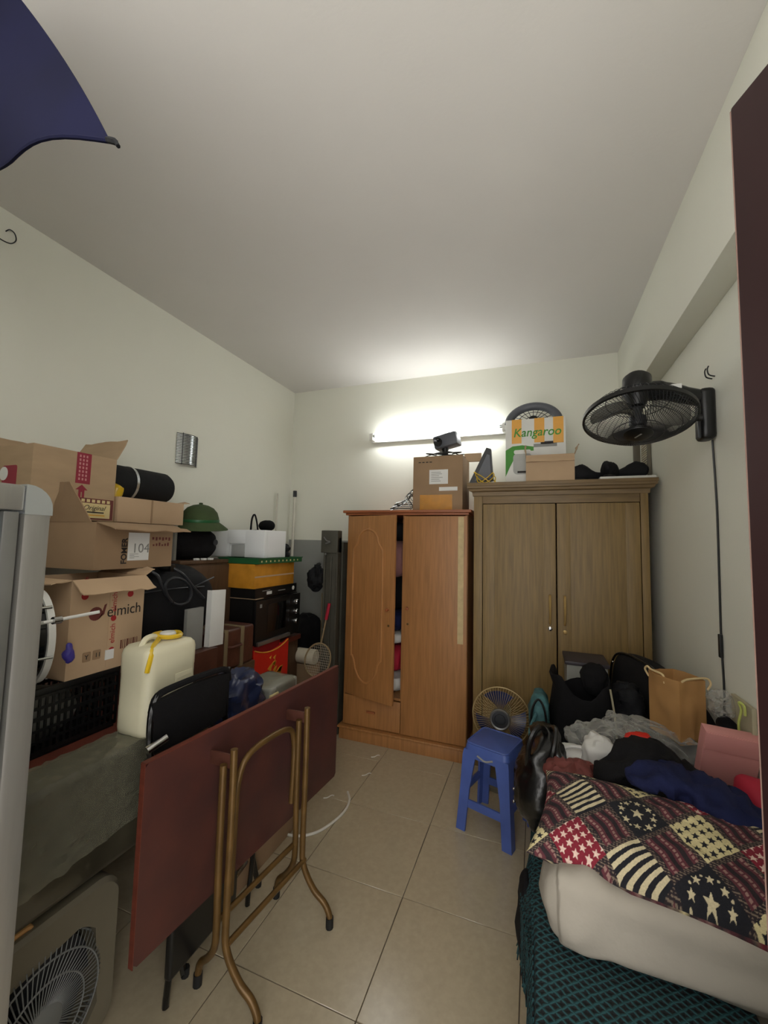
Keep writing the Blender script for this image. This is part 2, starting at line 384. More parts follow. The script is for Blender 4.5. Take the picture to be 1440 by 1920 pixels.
# open door leaf, free edge towards the room
dn = struct('door_1', MB().box((0, 0, .01), (.76, .04, 2.22), .003, m=T(.275, .695, 0) @ RZ(-68.5)), 'door')
dF = T(.275, .695, 0) @ RZ(-68.5)
obj('door_edge_highlight', MB().box((-.003, .002, .012), (.0, .038, 2.218), m=dF), 'doorhl', dn)  # pale strip, a highlight painted along the leaf's free edge
for z in (.15, 1.2):
    obj('door_panel', MB().box((.12, -.006, z), (.64, 0, z + .85), .004, m=dF), 'door', dn)
obj('hinge', MB().tube([dF @ V((.765, .0, 1.9)), dF @ V((.765, 0, 2.0))], .008), 'steel', dn)

# ------------------------------------------------------------ tube lamp on the back wall
t = thing('tube_lamp', 'lit white fluorescent tube lamp across the back wall', 'lamp', (-.86, 3.62, 2.55))
obj('batten', MB().box((-1.50, 3.60, 2.535), (-.22, 3.648, 2.575), .006), 'tubewhite', t)
for x in (-1.475, -.245):
    obj('lamp_holder', MB().box((x - .018, 3.53, 2.545), (x + .018, 3.602, 2.61), .005), 'white', t)
obj('glowing_tube', MB().tube([(-1.455, 3.55, 2.585), (-.265, 3.55, 2.585)], .014, 12), 'lamp', t)
for x in (-1.447, -.273): obj('tube_cap', MB().tube([(x - .012, 3.55, 2.585), (x + .012, 3.55, 2.585)], .0148, 12), 'silver', t)

# ------------------------------------------------------------ left wardrobe, one door ajar
def wardrobe_left():
    t = thing('wardrobe', 'narrower orange-brown wardrobe with one arched-panel door ajar', 'wardrobe', (-.97, 3.33, 0))
    x0, x1, y0, y1 = -1.47, -.475, 3.055, 3.6
    b = MB().box((x0, y0 + .02, 0), (x0 + .018, y1, 1.79)); b.box((x1 - .018, y0 + .02, 0), (x1, y1, 1.79)); b.box((x0, y1 - .01, 0), (x1, y1, 1.79))
    b.box((x0 + .018, y0 + .02, .345), (-.98, y1 - .01, .363)); b.box((-.99, y0 + .03, .1), (-.974, y1 - .01, 1.79)); b.box((x0 + .018, y0 + .02, .09), (x1 - .018, y1 - .01, .105))
    obj('wardrobe_body', b, 'w1', t)
    c = MB().box((x0 - .03, y0 - .03, 1.803), (x1 + .03, y1, 1.825), .006); c.box((x0 - .012, y0 - .012, 1.785), (x1 + .012, y1, 1.803), .005)
    obj('cornice', c, 'w1d', t)
    p = MB().box((x0 - .014, y0 - .02, 0), (x1 + .014, y1, .085), .004); p.box((x0 - .026, y0 - .032, .085), (x1 + .026, y1, .104), .008)
    obj('plinth', p, 'w1', t)
    r = obj('door', MB().box((-.972, y0, .11), (x1 - .002, y0 + .02, 1.778), .003), 'w1', t)
    obj('tape_strip', MB().box((-.545, y0 - .0015, .83), (-.502, y0, 1.772)), 'tape', r)
    obj('knob', MB().lathe([(.0, -.0), (.008, 0), (.007, .012), (.013, .02), (.011, .03), (0, .033)], fr((-.932, y0, 1.06), (1, 0, 0), (0, 0, 1)), 14), 'w1d', r)
    obj('keyhole', MB().lathe([(0, 0), (.009, 0), (.009, .003), (.004, .004), (0, .001)], fr((-.93, y0, .94), (1, 0, 0), (0, 0, 1)), 14), 'brass', r)
    d = obj('drawer', MB().box((x0 + .012, y0 + .002, .112), (-.98, y0 + .02, .34), .003), 'w1', t)
    obj('drawer_pull', MB().box((-1.255, y0 - .012, .225), (-1.185, y0 + .002, .24), .003), 'w1d', d)
    F = T(-1.458, y0, 0) @ RZ(-15); W, zb, zt = .47, .352, 1.778
    l = obj('door', MB().box((0, 0, zb), (W, .02, zt), .003, m=F), 'w1', t)
    def q(u, v): return F @ V((u * W, -.001, zt - v * (zt - zb)))
    half = [(.45, .078), (.34, .088), (.255, .118), (.225, .155), (.165, .182), (.14, .20), (.135, .30), (.135, .50), (.135, .76), (.16, .785), (.2, .81), (.235, .855), (.31, .895), (.40, .915), (.45, .918)]
    loop = half + [(.90 - a, b) for a, b in half[::-1]]
    obj('arched_moulding', MB().tube(smooth([q(a, b) for a, b in loop], 3, True), .0085, 8, True), 'w1m', l)
    obj('knob', MB().lathe([(.0, -.0), (.008, 0), (.007, .012), (.013, .02), (.011, .03), (0, .033)], F @ fr((W - .05, 0, 1.055), (1, 0, 0), (0, 0, 1)), 14), 'w1d', l)
    obj('keyhole', MB().lathe([(0, 0), (.009, 0), (.009, .003), (.004, .004), (0, .001)], F @ fr((W - .046, 0, .935), (1, 0, 0), (0, 0, 1)), 14), 'brass', l)
wardrobe_left()
for (lab, mk, z, h, s) in (('dusty pink garment hanging inside the ajar wardrobe', 'pinkcl', 1.43, .16, 1), ('black garment hanging inside the ajar wardrobe above the navy one', 'blackfab', 1.16, .14, 2), ('navy garment folded inside the ajar wardrobe', 'navy', .93, .085, 3), ('white garment folded inside the ajar wardrobe under the navy one', 'whitecl', .79, .05, 4), ('crimson garment folded inside the ajar wardrobe', 'redcl', .625, .105, 5), ('white cloth parcel at the bottom inside the ajar wardrobe', 'whitecl', .437, .075, 6)):
    tag(obj('garment', MB().blob((-1.16, 3.30, z), (.158, .18, h), (3, 3), .012, 9, s, (32, 16), ridge=True), mk), lab, 'clothes', 'clothes inside the wardrobe')
tag(obj('garment', MB().blob((-1.16, 3.30, 1.66), (.158, .18, .075), (3, 3), .012, 9, 9, (32, 16), ridge=True), 'blackcanvas'), 'black garment at the very top inside the ajar wardrobe', 'clothes', 'clothes inside the wardrobe')

# ------------------------------------------------------------ big wardrobe
def wardrobe_big():
    t = thing('wardrobe', 'taller olive-brown oak wardrobe with two closed doors', 'wardrobe', (.135, 3.33, 0))
    x0, x1, y0, y1 = -.428, .69, 3.05, 3.6
    b = MB().box((x0, y0 + .022, 0), (x0 + .02, y1, 1.93)); b.box((x1 - .02, y0 + .022, 0), (x1, y1, 1.93)); b.box((x0, y1 - .012, 0), (x1, y1, 1.93))
    b.box((x0 + .02, y0 + .022, 0), (x1 - .02, y1 - .012, .1)); b.box((x0 + .02, y0 + .022, 1.90), (x1 - .02, y1 - .012, 1.93))
    obj('wardrobe_body', b, 'w2', t)
    obj('stile', MB().box((x0, y0, 0), (x0 + .062, y0 + .022, 1.925), .002), 'w2', t); obj('stile', MB().box((x1 - .045, y0, 0), (x1, y0 + .022, 1.925), .002), 'w2', t)
    obj('top_rail', MB().box((x0 + .064, y0 + .002, 1.868), (x1 - .047, y0 + .022, 1.925), .002), 'w2d', t)
    obj('bottom_rail', MB().box((x0 + .064, y0 + .002, 0), (x1 - .047, y0 + .022, .09), .002), 'w2d', t)
    prof = [(-.045, .05), (-.045, .035), (-.035, .03), (-.03, .015), (-.012, .008), (-.008, -.02), (.2, -.02), (.2, .05)]
    rings = []
    for x, e in ((x0, -1), (x1, 1)):
        rings.append([(x + e * max(0, -py), y0 + py, 1.945 + pz) for py, pz in prof])
    obj('cornice', MB().loft(rings), 'w2d', t, 20)
    obj('top_board', MB().box((x0 - .045, y0 - .05, 1.995), (x1 + .05, y1, 2.02), .005), 'w2d', t)
    for k, (a, c) in enumerate(((x0 + .066, .132), (.140, x1 - .049))):
        d = obj('door', MB().box((a, y0 + .004, .095), (c, y0 + .022, 1.864), .002), 'w2', t)
        w = c - a
        for (s0, s1) in ((0, .085), (w - .085, w)):
            obj('door_stile', MB().box((a + s0 + .001, y0 + .0005, .098), (a + s1 - .001, y0 + .006, 1.861), .0015), 'w2', d)
        hx = (.092 if k == 0 else .185)
        hp = [(hx, y0, 1.225), (hx, y0 - .018, 1.215), (hx, y0 - .03, 1.17), (hx, y0 - .034, 1.13), (hx, y0 - .03, 1.085), (hx, y0 - .018, 1.045), (hx, y0, 1.035)]
        obj('handle', MB().tube(smooth(hp, 4), .0085, 8), 'handlebrass', d)
        obj('lock', MB().lathe([(0, 0), (.014, 0), (.014, .004), (.008, .006), (.007, .014), (0, .015)], fr((hx, y0, 1.0 - .015 * k), (1, 0, 0), (0, 0, 1)), 14), 'chrome' if k == 0 else 'handlebrass', d)
wardrobe_big()

# ------------------------------------------------------------ things on top of the wardrobes
c = carton('cardboard_box', 'brown cardboard box with white label on the narrower wardrobe', (-.925, 3.12, 1.826), (-.525, 3.45, 2.262), 'card3')
F = NY(3.12, -.925, 1.826)
quad('shipping_label', F, (.135, .21), (.285, .325), 'paper', c)
for k in range(6): quad('label_print', F, (.15, .232 + .014 * k), (.15 + .06 + .05 * rng.random(), .236 + .014 * k), 'greyp', c, .0018)
quad('packing_tape', F, (.06, .002), (.32, .125), 'gold', c)
quad('packing_tape', F, (.215, .155), (.36, .185), 'paper', c)
for k in range(4): quad('label_print', F, (.045 + .03 * k, .385), (.065 + .03 * k, .392), 'inkp', c)
obj('flap', MB().box((-.56, 3.40, 2.262), (-.42, 3.43, 2.33), m=None), 'card2', c)
t = thing('projector_camera', 'dark grey device on a small stand atop the labelled box', 'device', (-.69, 3.24, 2.262))
obj('device_body', MB().box((-.10, -.06, -.055), (.10, .07, .055), .018, T(-.675, 3.24, 2.405) @ RZ(-8) @ RY(-11)), 'greypl', t)
obj('lens', MB().lathe([(0, .01), (.028, .01), (.034, 0), (.034, .02), (0, .012)], T(-.735, 3.175, 2.385) @ RX(90) @ T(0, 0, 0), 18), 'blackgl', t)
obj('stand', MB().lathe([(0, 0), (.075, 0), (.075, .012), (.03, .02), (.022, .05), (.03, .075), (.02, .10), (0, .1)], T(-.69, 3.24, 2.264), 18), 'blackpl', t)
tag(obj('cable_coil', MB().tube(smooth([(-.69 + (.10 + .06 * math.sin(i * 1.7) + .02 * (i % 3)) * 1.25 * math.cos(i * .9), 3.24 + (.08 + .03 * math.cos(i * 2.3)) * math.sin(i * .9), 2.272 + .03 * (.5 + .5 * math.sin(i * 1.3))) for i in range(22)], 4), .0045, 6), 'blackpl'), 'tangled black cable around the dark grey device', 'cable')
for k in range(5):
    z = 1.83 + .018 * k; x0 = -1.06 + .01 * k; y0 = 3.22 + .02 * k
    hk = smooth([(x0 - .09, y0 - .05, z), (x0 - .05, y0 - .03, z + .015), (x0 + .01, y0, z + .05), (x0 + .05, y0 + .02, z + .09), (x0 + .06, y0 + .04, z + .13), (x0 + .045, y0 + .05, z + .14), (x0 + .03, y0 + .03, z + .11), (x0 + .10, y0 - .03, z + .012), (x0 + .02, y0 - .06, z + .002)], 4, True)
    tag(obj('coat_hanger', MB().tube(hk, .0042, 6, True), 'blackpl' if k % 2 else 'silver'), 'wire coat hanger in the small heap left of the labelled box', 'hanger', 'coat hangers on the narrower wardrobe')
# tilted dark tablet-like frame and its yellow cord
t = thing('picture_monitor', 'dark flat monitor tilted up beside the large white printed box', 'monitor', (-.38, 3.25, 2.02))
Fm = NY(3.17, 0, 0) @ T(0, 0, -.05)
obj('monitor_body', MB().prism([(-.490, 2.03), (-.352, 2.318), (-.318, 2.305), (-.30, 2.06), (-.46, 2.022)], .05, Fm), 'blackpl', t)
obj('screen', MB().prism([(-.44, 2.06), (-.347, 2.265), (-.328, 2.258), (-.315, 2.08)], .002, NY(3.1695, 0, 0)), 'greypl', t)
obj('stand', MB().box((-.48, 3.19, 2.02), (-.28, 3.38, 2.05), .008), 'blackpl', t)
yc = [(-.36 + .09 * math.cos(i * 1.1) * (1 - .02 * i), 3.16 + .03 * math.sin(i * 1.1), 2.028 + .10 * abs(math.sin(i * .62))) for i in range(18)]
tag(obj('yellow_cord', MB().tube(smooth(yc, 4), .004, 6), 'yellow'), 'yellow cord looped in front of the tilted dark monitor', 'cord')
# large white printed box
c = carton('appliance_box', 'white and green printed appliance box with orange tape strips', (-.208, 3.16, 2.021), (.212, 3.48, 2.515), 'white')
F = NY(3.16, -.208, 2.021)
for a, b in ((.045, .115), (.205, .275), (.335, .405)): quad('tape_strip', F, (a, .30 if a > .3 else .31), (b, .494), 'orange', c, .003)
text('lettering', F, 'Kangaroo', .092, 'greenp', c, .055, .36, shear=.2, sx=.92, bold=.001, lift=.0032)
shape2d('green_swoosh', F, [(.0, .06), (.0, .26), (.05, .29), (.12, .295), (.2, .28), (.2, .25), (.13, .25), (.07, .21), (.03, .13)], 'greenp', c)
shape2d('printed_cooker', F, rrect(.13, .16, .03, 4, .12, .155), 'foamd', c, .002)
shape2d('printed_lid', F, rrect(.12, .03, .012, 3, .12, .245), 'white', c, .003)
quad('printed_base', F, (.085, .085), (.155, .1), 'inkp', c, .003)
quad('printed_machine', F, (.2, .275), (.36, .30), 'greyp', c); quad('printed_machine', F, (.25, .295), (.34, .315), 'inkp', c)
# grey fan head on the printed box
t = thing('fan_head', 'grey hooded fan head lying on the printed appliance box', 'fan', (0, 3.32, 2.516))
Ff = T(-.01, 3.31, 2.52) @ RX(78)
obj('hood', MB().tube(smooth([Ff @ V((.185 * math.cos(a), .15 * math.sin(a), 0)) for a in np.linspace(.05, PI - .05, 14)], 2), .032, 10), 'greypl', t)
g = MB()
for k in range(13):
    a = PI * k / 12
    g.tube([Ff @ V((.03 * math.cos(a), .0 + .03 * math.sin(a), .01)), Ff @ V((.165 * math.cos(a), .13 * math.sin(a), .0))], .0024, 5)
for q_ in (.07, .115): g.tube([Ff @ V((q_ * math.cos(a), q_ * .82 * math.sin(a), .008)) for a in np.linspace(0, PI, 14)], .0024, 5)
obj('grille', g, 'wire', t)
obj('hub', MB().lathe([(0, -.02), (.032, -.02), (.032, .02), (.02, .03), (0, .03)], T(-.01, 3.31, 2.545) @ RX(78), 16), 'blackpl', t)
obj('base_ring', MB().box((-.195, 3.28, 2.516), (.175, 3.34, 2.528), .004), 'blackpl2', t)
c = carton('open_carton', 'small plain open carton in front of the printed appliance box', (-.06, 2.995 + .02, 2.021), (.255, 3.15, 2.205), 'card2', [('-x', .075, 4), ('+x', .07, 22), ('-y', .05, 172)], open_top=True)
def shoe(name, x, y, z, yaw, label, tip=0):
    Fs = T(x, y, z) @ RZ(yaw) @ RX(tip)
    t = thing(name, label, 'shoe', (x, y, z), 'shoes on the taller wardrobe')
    def sh(a, b, cc, q):
        w = 1 - .25 * max(0, -a); hgt = .55 + .45 * max(0, min(1, (.25 - a) * 1.6)); return (q.x, q.y * w, (q.z + .045) * hgt)
    bl = MB().blob((0, 0, 0), (.13, .052, .066), (2.4, 2.2), .014, 12, int(x * 50), (28, 14), shape=sh)
    bmesh.ops.transform(bl.bm, matrix=Fs @ T(0, 0, .014), verts=bl.bm.verts)
    obj('shoe_upper', bl, 'blackcanvas', t)
    obj('sole', MB().prism([(a * .132, b * .048 * (1 - .15 * (a < 0))) for a, b in [(math.cos(k * PI / 10), math.sin(k * PI / 10)) for k in range(20)]], .016, Fs), 'rubber', t)
shoe('shoe', .35, 3.12, 2.021, 20, 'crumpled black shoe beside the open carton on the wardrobe')
t = shoe('shoe', .49, 3.16, 2.04, 75, 'black shoe standing in the middle of the row on the wardrobe', 0)
shoe('shoe', .60, 3.2, 2.04, 170, 'black shoe nearest the corner on the taller wardrobe')
tag(obj('board', MB().box((.41, 3.03, 2.0205), (.735, 3.28, 2.039), .004), 'white'), 'flat white board lying on the right end of the wardrobe', 'board')
t = thing('ribbed_panel', 'beige ribbed panel standing in the corner behind the wall fan', 'panel', (.71, 3.45, 2.021))
obj('panel_frame', MB().box((.69, 3.44, 2.021), (.735, 3.455, 2.42), .003).box((.735, 3.24, 2.021), (.757, 3.26, 2.42), .003).box((.735, 3.26, 2.41), (.757, 3.455, 2.42)), 'beigepl', t)
for k in range(24):
    z = 2.03 + k * .0165
    obj('slat', MB().box((.738, 3.26, z), (.752, 3.44, z + .009)), 'cream', t)
tag(obj('folded_cloth', MB().blob((.655, 3.30, 2.066), (.07, .06, .028), (2.5, 2.5), .012, 14, 4, (24, 12), flat=2.041), 'khaki'), 'small pale khaki cloth on the white board by the corner', 'cloth')

# ------------------------------------------------------------ wall fan
def wall_fan():
    t = thing('wall_fan', 'black wall-mounted fan with round wire guard tilted down', 'fan', (.74, 2.2, 2.05))
    ax = V((-.06, -.285, -.956)).normalized(); c = V((.442, 2.1, 2.158))
    side = V((1, 0, 0)); side = (side - ax * side.dot(ax)).normalized()
    F = fr(c, side, ax.cross(side))     # local z = ax (towards the room)
    R_ = .222
    def dome(r): return .075 * (1 - (r / R_) ** 2.2)
    front, back = MB(), MB()
    for k in range(96):
        a = 2 * PI * k / 96 ; tw = .5
        front.tube([F @ V((r * math.cos(a + tw * r / R_), r * math.sin(a + tw * r / R_), dome(r) + .012)) for r in (.058, .10, .15, .195, R_)], .0014, 4)
        if k % 2 == 0: back.tube([F @ V((r * math.cos(a), r * math.sin(a), -.10 * (1 - (r / R_) ** 3) - .012)) for r in (.06, .12, .18, R_)], .0012, 4)
    for r in (.10, .165): front.tube([F @ V((r * math.cos(a), r * math.sin(a), dome(r) + .012)) for a in np.linspace(0, 2 * PI, 40, endpoint=False)], .002, 5, True)
    for r in (.13,): back.tube([F @ V((r * math.cos(a), r * math.sin(a), -.10 * (1 - (r / R_) ** 3) - .012)) for a in np.linspace(0, 2 * PI, 40, endpoint=False)], .002, 5, True)
    obj('front_guard', front, 'wire', t); obj('rear_guard', back, 'wire', t)
    obj('guard_rim', MB().lathe([(R_ - .004, -.012), (R_ + .005, -.010), (R_ + .006, .010), (R_ - .004, .012), (R_ - .004, -.012)], F, 48), 'blackpl', t)
    cap = obj('front_cap', MB().lathe([(0, .092), (.04, .092), (.058, .086), (.062, .076), (0, .074)], F, 28), 'blackpl', t)
    obj('cap_mark', MB().box((-.02, -.004, .0922), (.02, .004, .0932), m=F @ RZ(60)), 'silver', cap)
    obj('hub', MB().lathe([(0, .045), (.03, .045), (.036, .03), (.036, .0), (.018, -.005), (.018, -.05), (0, -.05)], F, 20), 'blackpl2', t)
    for k in range(3):
        a0 = 2 * PI * k / 3 + .35
        def bl(u, v):
            r = .03 + u * .165; a = a0 + (v - .5) * (1.35 * (.45 + .75 * math.sin(min(1, u * 1.1) * PI * .62))) + u * .35
            return F @ V((r * math.cos(a), r * math.sin(a), .025 - .05 * v + .0))
        obj('blade', MB().sheet(bl, 8, 8, .003), 'blade', t)
    obj('motor', MB().lathe([(0, -.235), (.045, -.232), (.06, -.215), (.064, -.13), (.05, -.11), (.03, -.06), (0, -.05)], F, 24), 'blackpl', t)
    obj('arm', MB().tube(smooth([F @ V((.03, -.01, -.15)), (.56, 2.16, 2.295), (.65, 2.19, 2.275), (.735, 2.2, 2.25)], 5), [.045] * 5 + [.04] * 5 + [.038] * 6, 12), 'blackpl', t)
    obj('white_sticker', MB().box((.575, 2.118, 2.288), (.62, 2.132, 2.308), m=None), 'paper', t)
    pl = obj('wall_plate', MB().box((.70, 2.155, 2.06), (.7585, 2.245, 2.295), .022, seg=3), 'blackpl', t)
    obj('control_strip', MB().box((.688, 2.165, 2.065), (.702, 2.20, 2.20), .005), 'blackpl2', pl)
    obj('tightening_knob', MB().lathe([(0, 0), (.014, 0), (.016, .02), (0, .022)], F @ T(R_ + .005, -.02, -.005) @ RY(90), 10), 'blackpl', t)
    obj('power_cord', MB().tube(smooth([(.752, 2.2, 2.06), (.755, 2.19, 1.76), (.755, 2.195, 1.43), (.755, 2.2, 1.18), (.755, 2.19, .97), (.75, 2.19, .80)], 6), .0042, 6), 'blackpl', t)
    obj('cord_switch', MB().box((.744, 2.186, 1.10), (.758, 2.206, 1.20), .004), 'blackpl', t)
    for y in (2.16, 2.19): obj('wall_hook', MB().tube(smooth([(.757, y, 2.34), (.735, y, 2.35), (.73, y, 2.375), (.735, y, 2.39)], 3), .003, 5), 'blackpl', t)
wall_fan()

# ------------------------------------------------------------ left wall fittings and the cloth overhead
t = thing('wall_sconce', 'small curved ribbed chrome sconce on the left wall', 'sconce', (-2.40, 2.265, 2.10))
def arc(y0, y1, z, r=.05, n=10): return [(-2.428 + r * math.sin(PI * i / n), y0 + (y1 - y0) * i / n, z) for i in range(n + 1)]
obj('diffuser', MB().sheet(lambda u, v: (-2.428 + .044 * math.sin(PI * u), 2.17 + .19 * u, 2.105 + .22 * v), 14, 4, .003), 'silver', t)
for k in range(20): obj('rib', MB().tube(arc(2.165, 2.365, 2.107 + .0115 * k), .0021, 6), 'blackpl', t)
for y in (2.20, 2.33): obj('upright', MB().tube([(-2.428 + .049 * math.sin(PI * (y - 2.165) / .2), y, 2.10), (-2.428 + .049 * math.sin(PI * (y - 2.165) / .2), y, 2.333)], .003, 6), 'blackpl', t)
hp = [(-2.43, 1.06, 3.0), (-2.424, 1.09, 2.993), (-2.422, 1.12, 3.0), (-2.422, 1.138, 3.03), (-2.422, 1.13, 3.06), (-2.422, 1.11, 3.065), (-2.422, 1.095, 3.045)]
tag(obj('wall_hook', MB().tube(smooth(hp, 5), .0028, 6), 'wire'), 'bent black wire hook high on the left wall', 'hook')
t = thing('hanging_cloth', 'dark navy cloth corner hanging overhead at the upper left', 'cloth', (-1.4, .5, 2.33))
def cl(u, v):
    a = V((-1.275, .50, 3.0)).lerp(V((-2.0, .54, 2.97)), u); b0 = V((-.786, .50, 2.348)); b1 = V((-1.95, .54, 2.665))
    b = b0.lerp(b1, u); b.z += .012 * math.sin(PI * min(1, u * 3.2)) - .012 * math.sin(PI * u)
    p = a.lerp(b, v); p.x += .016 * math.sin(PI * v) * (1 - u); p.y += .018 * math.sin(u * 11 + v * 3) * v
    return p
obj('cloth_sheet', MB().sheet(cl, 36, 24, .003), 'navyfl', t)
obj('hem', MB().tube([cl(u, 1.0) for u in np.linspace(0, 1, 30)], .0045, 6), 'navyfl', t)
obj('tie_cord', MB().tube(smooth([(-.79, .5, 2.35), (-.768, .5, 2.338), (-.758, .5, 2.325)], 4), [.006] * 5 + [.004] * 4, 6), 'blackcanvas', t)
obj('hanging_wire', MB().tube([(-2.43, .56, 2.97), (-2.0, .54, 2.975), (-1.275, .5, 3.005), (-1.2, .49, 3.155)], .003, 6), 'wire', t)

# ------------------------------------------------------------ aluminium glass cabinet, left foreground
def glass_cabinet():
    t = thing('glass_cabinet', 'aluminium-framed glass cabinet with rounded corner in the left foreground', 'cabinet', (-1.13, .27, 0))
    x0, x1, y0, y1, zt = -1.35, -.90, .0, .52, 1.66; w = .046
    for (x, y) in ((x1, y1), (x1, y0), (x0, y1), (x0, y0)):
        xa, ya = (x - w if x == x1 else x), (y - w if y == y1 else y)
        obj('post', MB().box((xa, ya, .0), (xa + w, ya + w, zt - .05), .008), 'alu', t)
        sg = 1 if y == y1 else -1; Rr = .044
        pl_ = [(-w, -.056), (.001, -.056)] + [(-Rr + (Rr + .001) * math.cos(k * PI / 12), -Rr + (Rr + .001) * math.sin(k * PI / 12)) for k in range(7)] + [(-w, .001)]
        obj('corner_cap', MB().prism(pl_, w + .002, fr((xa + w + .001 if sg < 0 else xa - .001, y, zt), (0, sg, 0), (0, 0, 1))), 'silver', t)
    for z in (zt - .05, .82, .03):
        for y in (y0, y1 - w): obj('rail', MB().box((x0 + w, y + .001, z), (x1 - w, y + w - .001, z + .049), .006), 'alu', t)
        for x in (x0, x1 - w): obj('rail', MB().box((x + .001, y0 + w, z), (x + w - .001, y1 - w, z + .049), .006), 'alu', t)
    for z0, z1 in ((.08, .82), (.87, zt - .05)):
        obj('glass_pane', MB().box((x1 - .026, y0 + w, z0), (x1 - .020, y1 - w, z1)), 'glass', t)
        obj('glass_pane', MB().box((x0 + w, y1 - .026, z0), (x1 - w, y1 - .020, z1)), 'greyback', t)
    obj('back_panel', MB().box((x0 + .01, y0 + w, .05), (x0 + .02, y1 - w, zt - .02)), 'greyback', t)
    for z in (1.10, 1.36): obj('shelf', MB().box((x0 + .03, y0 + w, z), (x1 - .04, y1 - w, z + .008)), 'greyback', t)
    obj('top_panel', MB().box((x0 + .02, y0 + .02, zt - .012), (x1 - .02, y1 - .02, zt - .004)), 'alu', t)
    obj('floor_panel', MB().box((x0 + .02, y0 + .02, .05), (x1 - .02, y1 - .02, .06)), 'alu', t)
    obj('door_stile', MB().box((x1 - .018, y1 - w - .03, .08), (x1 - .004, y1 - w - .005, zt - .052), .003), 'steel', t)
glass_cabinet()

# ------------------------------------------------------------ box fan and wrapped carton
def box_fan():
    t = thing('box_fan', 'old beige box fan with round grey grille, lowest at left', 'fan', (-1.38, .825, 0))
    x1, x0, y0, y1, z1 = -1.30, -1.46, .50, 1.05, .47
    poly = rrect(y1 - y0, z1 - .0, .07, 6, (y0 + y1) / 2, z1 / 2)
    # housing as a frame with a round hole
    cy, cz, R = .825, .205, .198
    n = len(poly); b = MB(); F = PX(x1, 0, 0)
    hole = [(cy + R * math.cos(math.atan2(py - cz, px - cy)), cz + R * math.sin(math.atan2(py - cz, px - cy))) for px, py in poly]
    b.loft([[(x0, p, q) for p, q in hole], [(x0, p, q) for p, q in poly], [(x1 - .012, p, q) for p, q in poly], [(x1, cy + (p - cy) * .965, cz + (q - cz) * .955) for p, q in poly], [(x1 - .004, p, q) for p, q in hole], [(x1 - .06, p, q) for p, q in hole], [(x0, p, q) for p, q in hole]], cap=False)
    obj('housing', b, 'beigepl', t)
    g = MB(); Fg = fr((x1 - .012, cy, cz), (0, 1, 0), (0, 0, 1))
    for k in range(72):
        a = 2 * PI * k / 72
        g.tube([Fg @ V((r * math.cos(a + .5 * (1 - r / .195)), r * math.sin(a + .5 * (1 - r / .195)), h)) for r, h in ((.05, .03), (.11, .028), (.158, .02), (.187, -.004), (.193, -.035))], .0017, 4)
    for r, h in ((.158, .02), (.11, .028), (.19, -.015)): g.tube([Fg @ V((r * math.cos(a), r * math.sin(a), h)) for a in np.linspace(0, 2 * PI, 48, endpoint=False)], .0026, 5, True)
    obj('grille', g, 'grillegrey', t)
    obj('grille_cap', MB().lathe([(0, .038), (.035, .036), (.053, .028), (.053, .02), (0, .02)], Fg, 24), 'grillegrey', t)
    obj('hub', MB().lathe([(0, -.02), (.04, -.02), (.04, -.06), (0, -.06)], Fg, 20), 'blackpl2', t)
    for k in range(5):
        a0 = 2 * PI * k / 5
        obj('blade', MB().sheet(lambda u, v: Fg @ V(((.04 + .13 * u) * math.cos(a0 + v * 1.0), (.04 + .13 * u) * math.sin(a0 + v * 1.0), -.03 - .03 * v)), 4, 6, .003), 'blackpl2', t)
    obj('back_guard', MB().box((x0 + .004, y0 + .08, .02), (x0 + .01, y1 - .08, z1 - .05)), 'blackpl', t)
    obj('carry_handle', MB().tube(smooth([(x1 - .03, .60, z1 - .008), (x1 - .03, .61, z1 + .004), (x1 - .03, .70, z1 + .006), (x1 - .03, .79, z1 + .004), (x1 - .03, .80, z1 - .008)], 4), .009, 8), 'kraft', t)
box_fan()
t = thing('wrapped_carton', 'dull grey carton under crinkled plastic wrap on the box fan', 'box', (-1.38, .94, .482))
gb = MB().box((-1.465, .48, .482), (-1.315, 1.36, .842), .025, seg=3)
obj('carton_body', gb, 'greyfoil', t)
cz = crumple(3, .02, 7)
def wrap(u, v):
    y = .60 + .62 * u; k = 1.4 * cz((u * 2.2, v * 2.2, 1)) + .9 * cz((u * 5, v * 5, 4))
    if v < .68: return V((-1.304 + abs(k) * .5, y, .56 + .05 * u + (.838 - .56 - .05 * u) * v / .68))
    q = (v - .68) / .32
    return V((-1.304 - .15 * q, y, .846 + abs(k) * .35))
obj('plastic_wrap', MB().sheet(wrap, 44, 30, .001), 'cling', t)

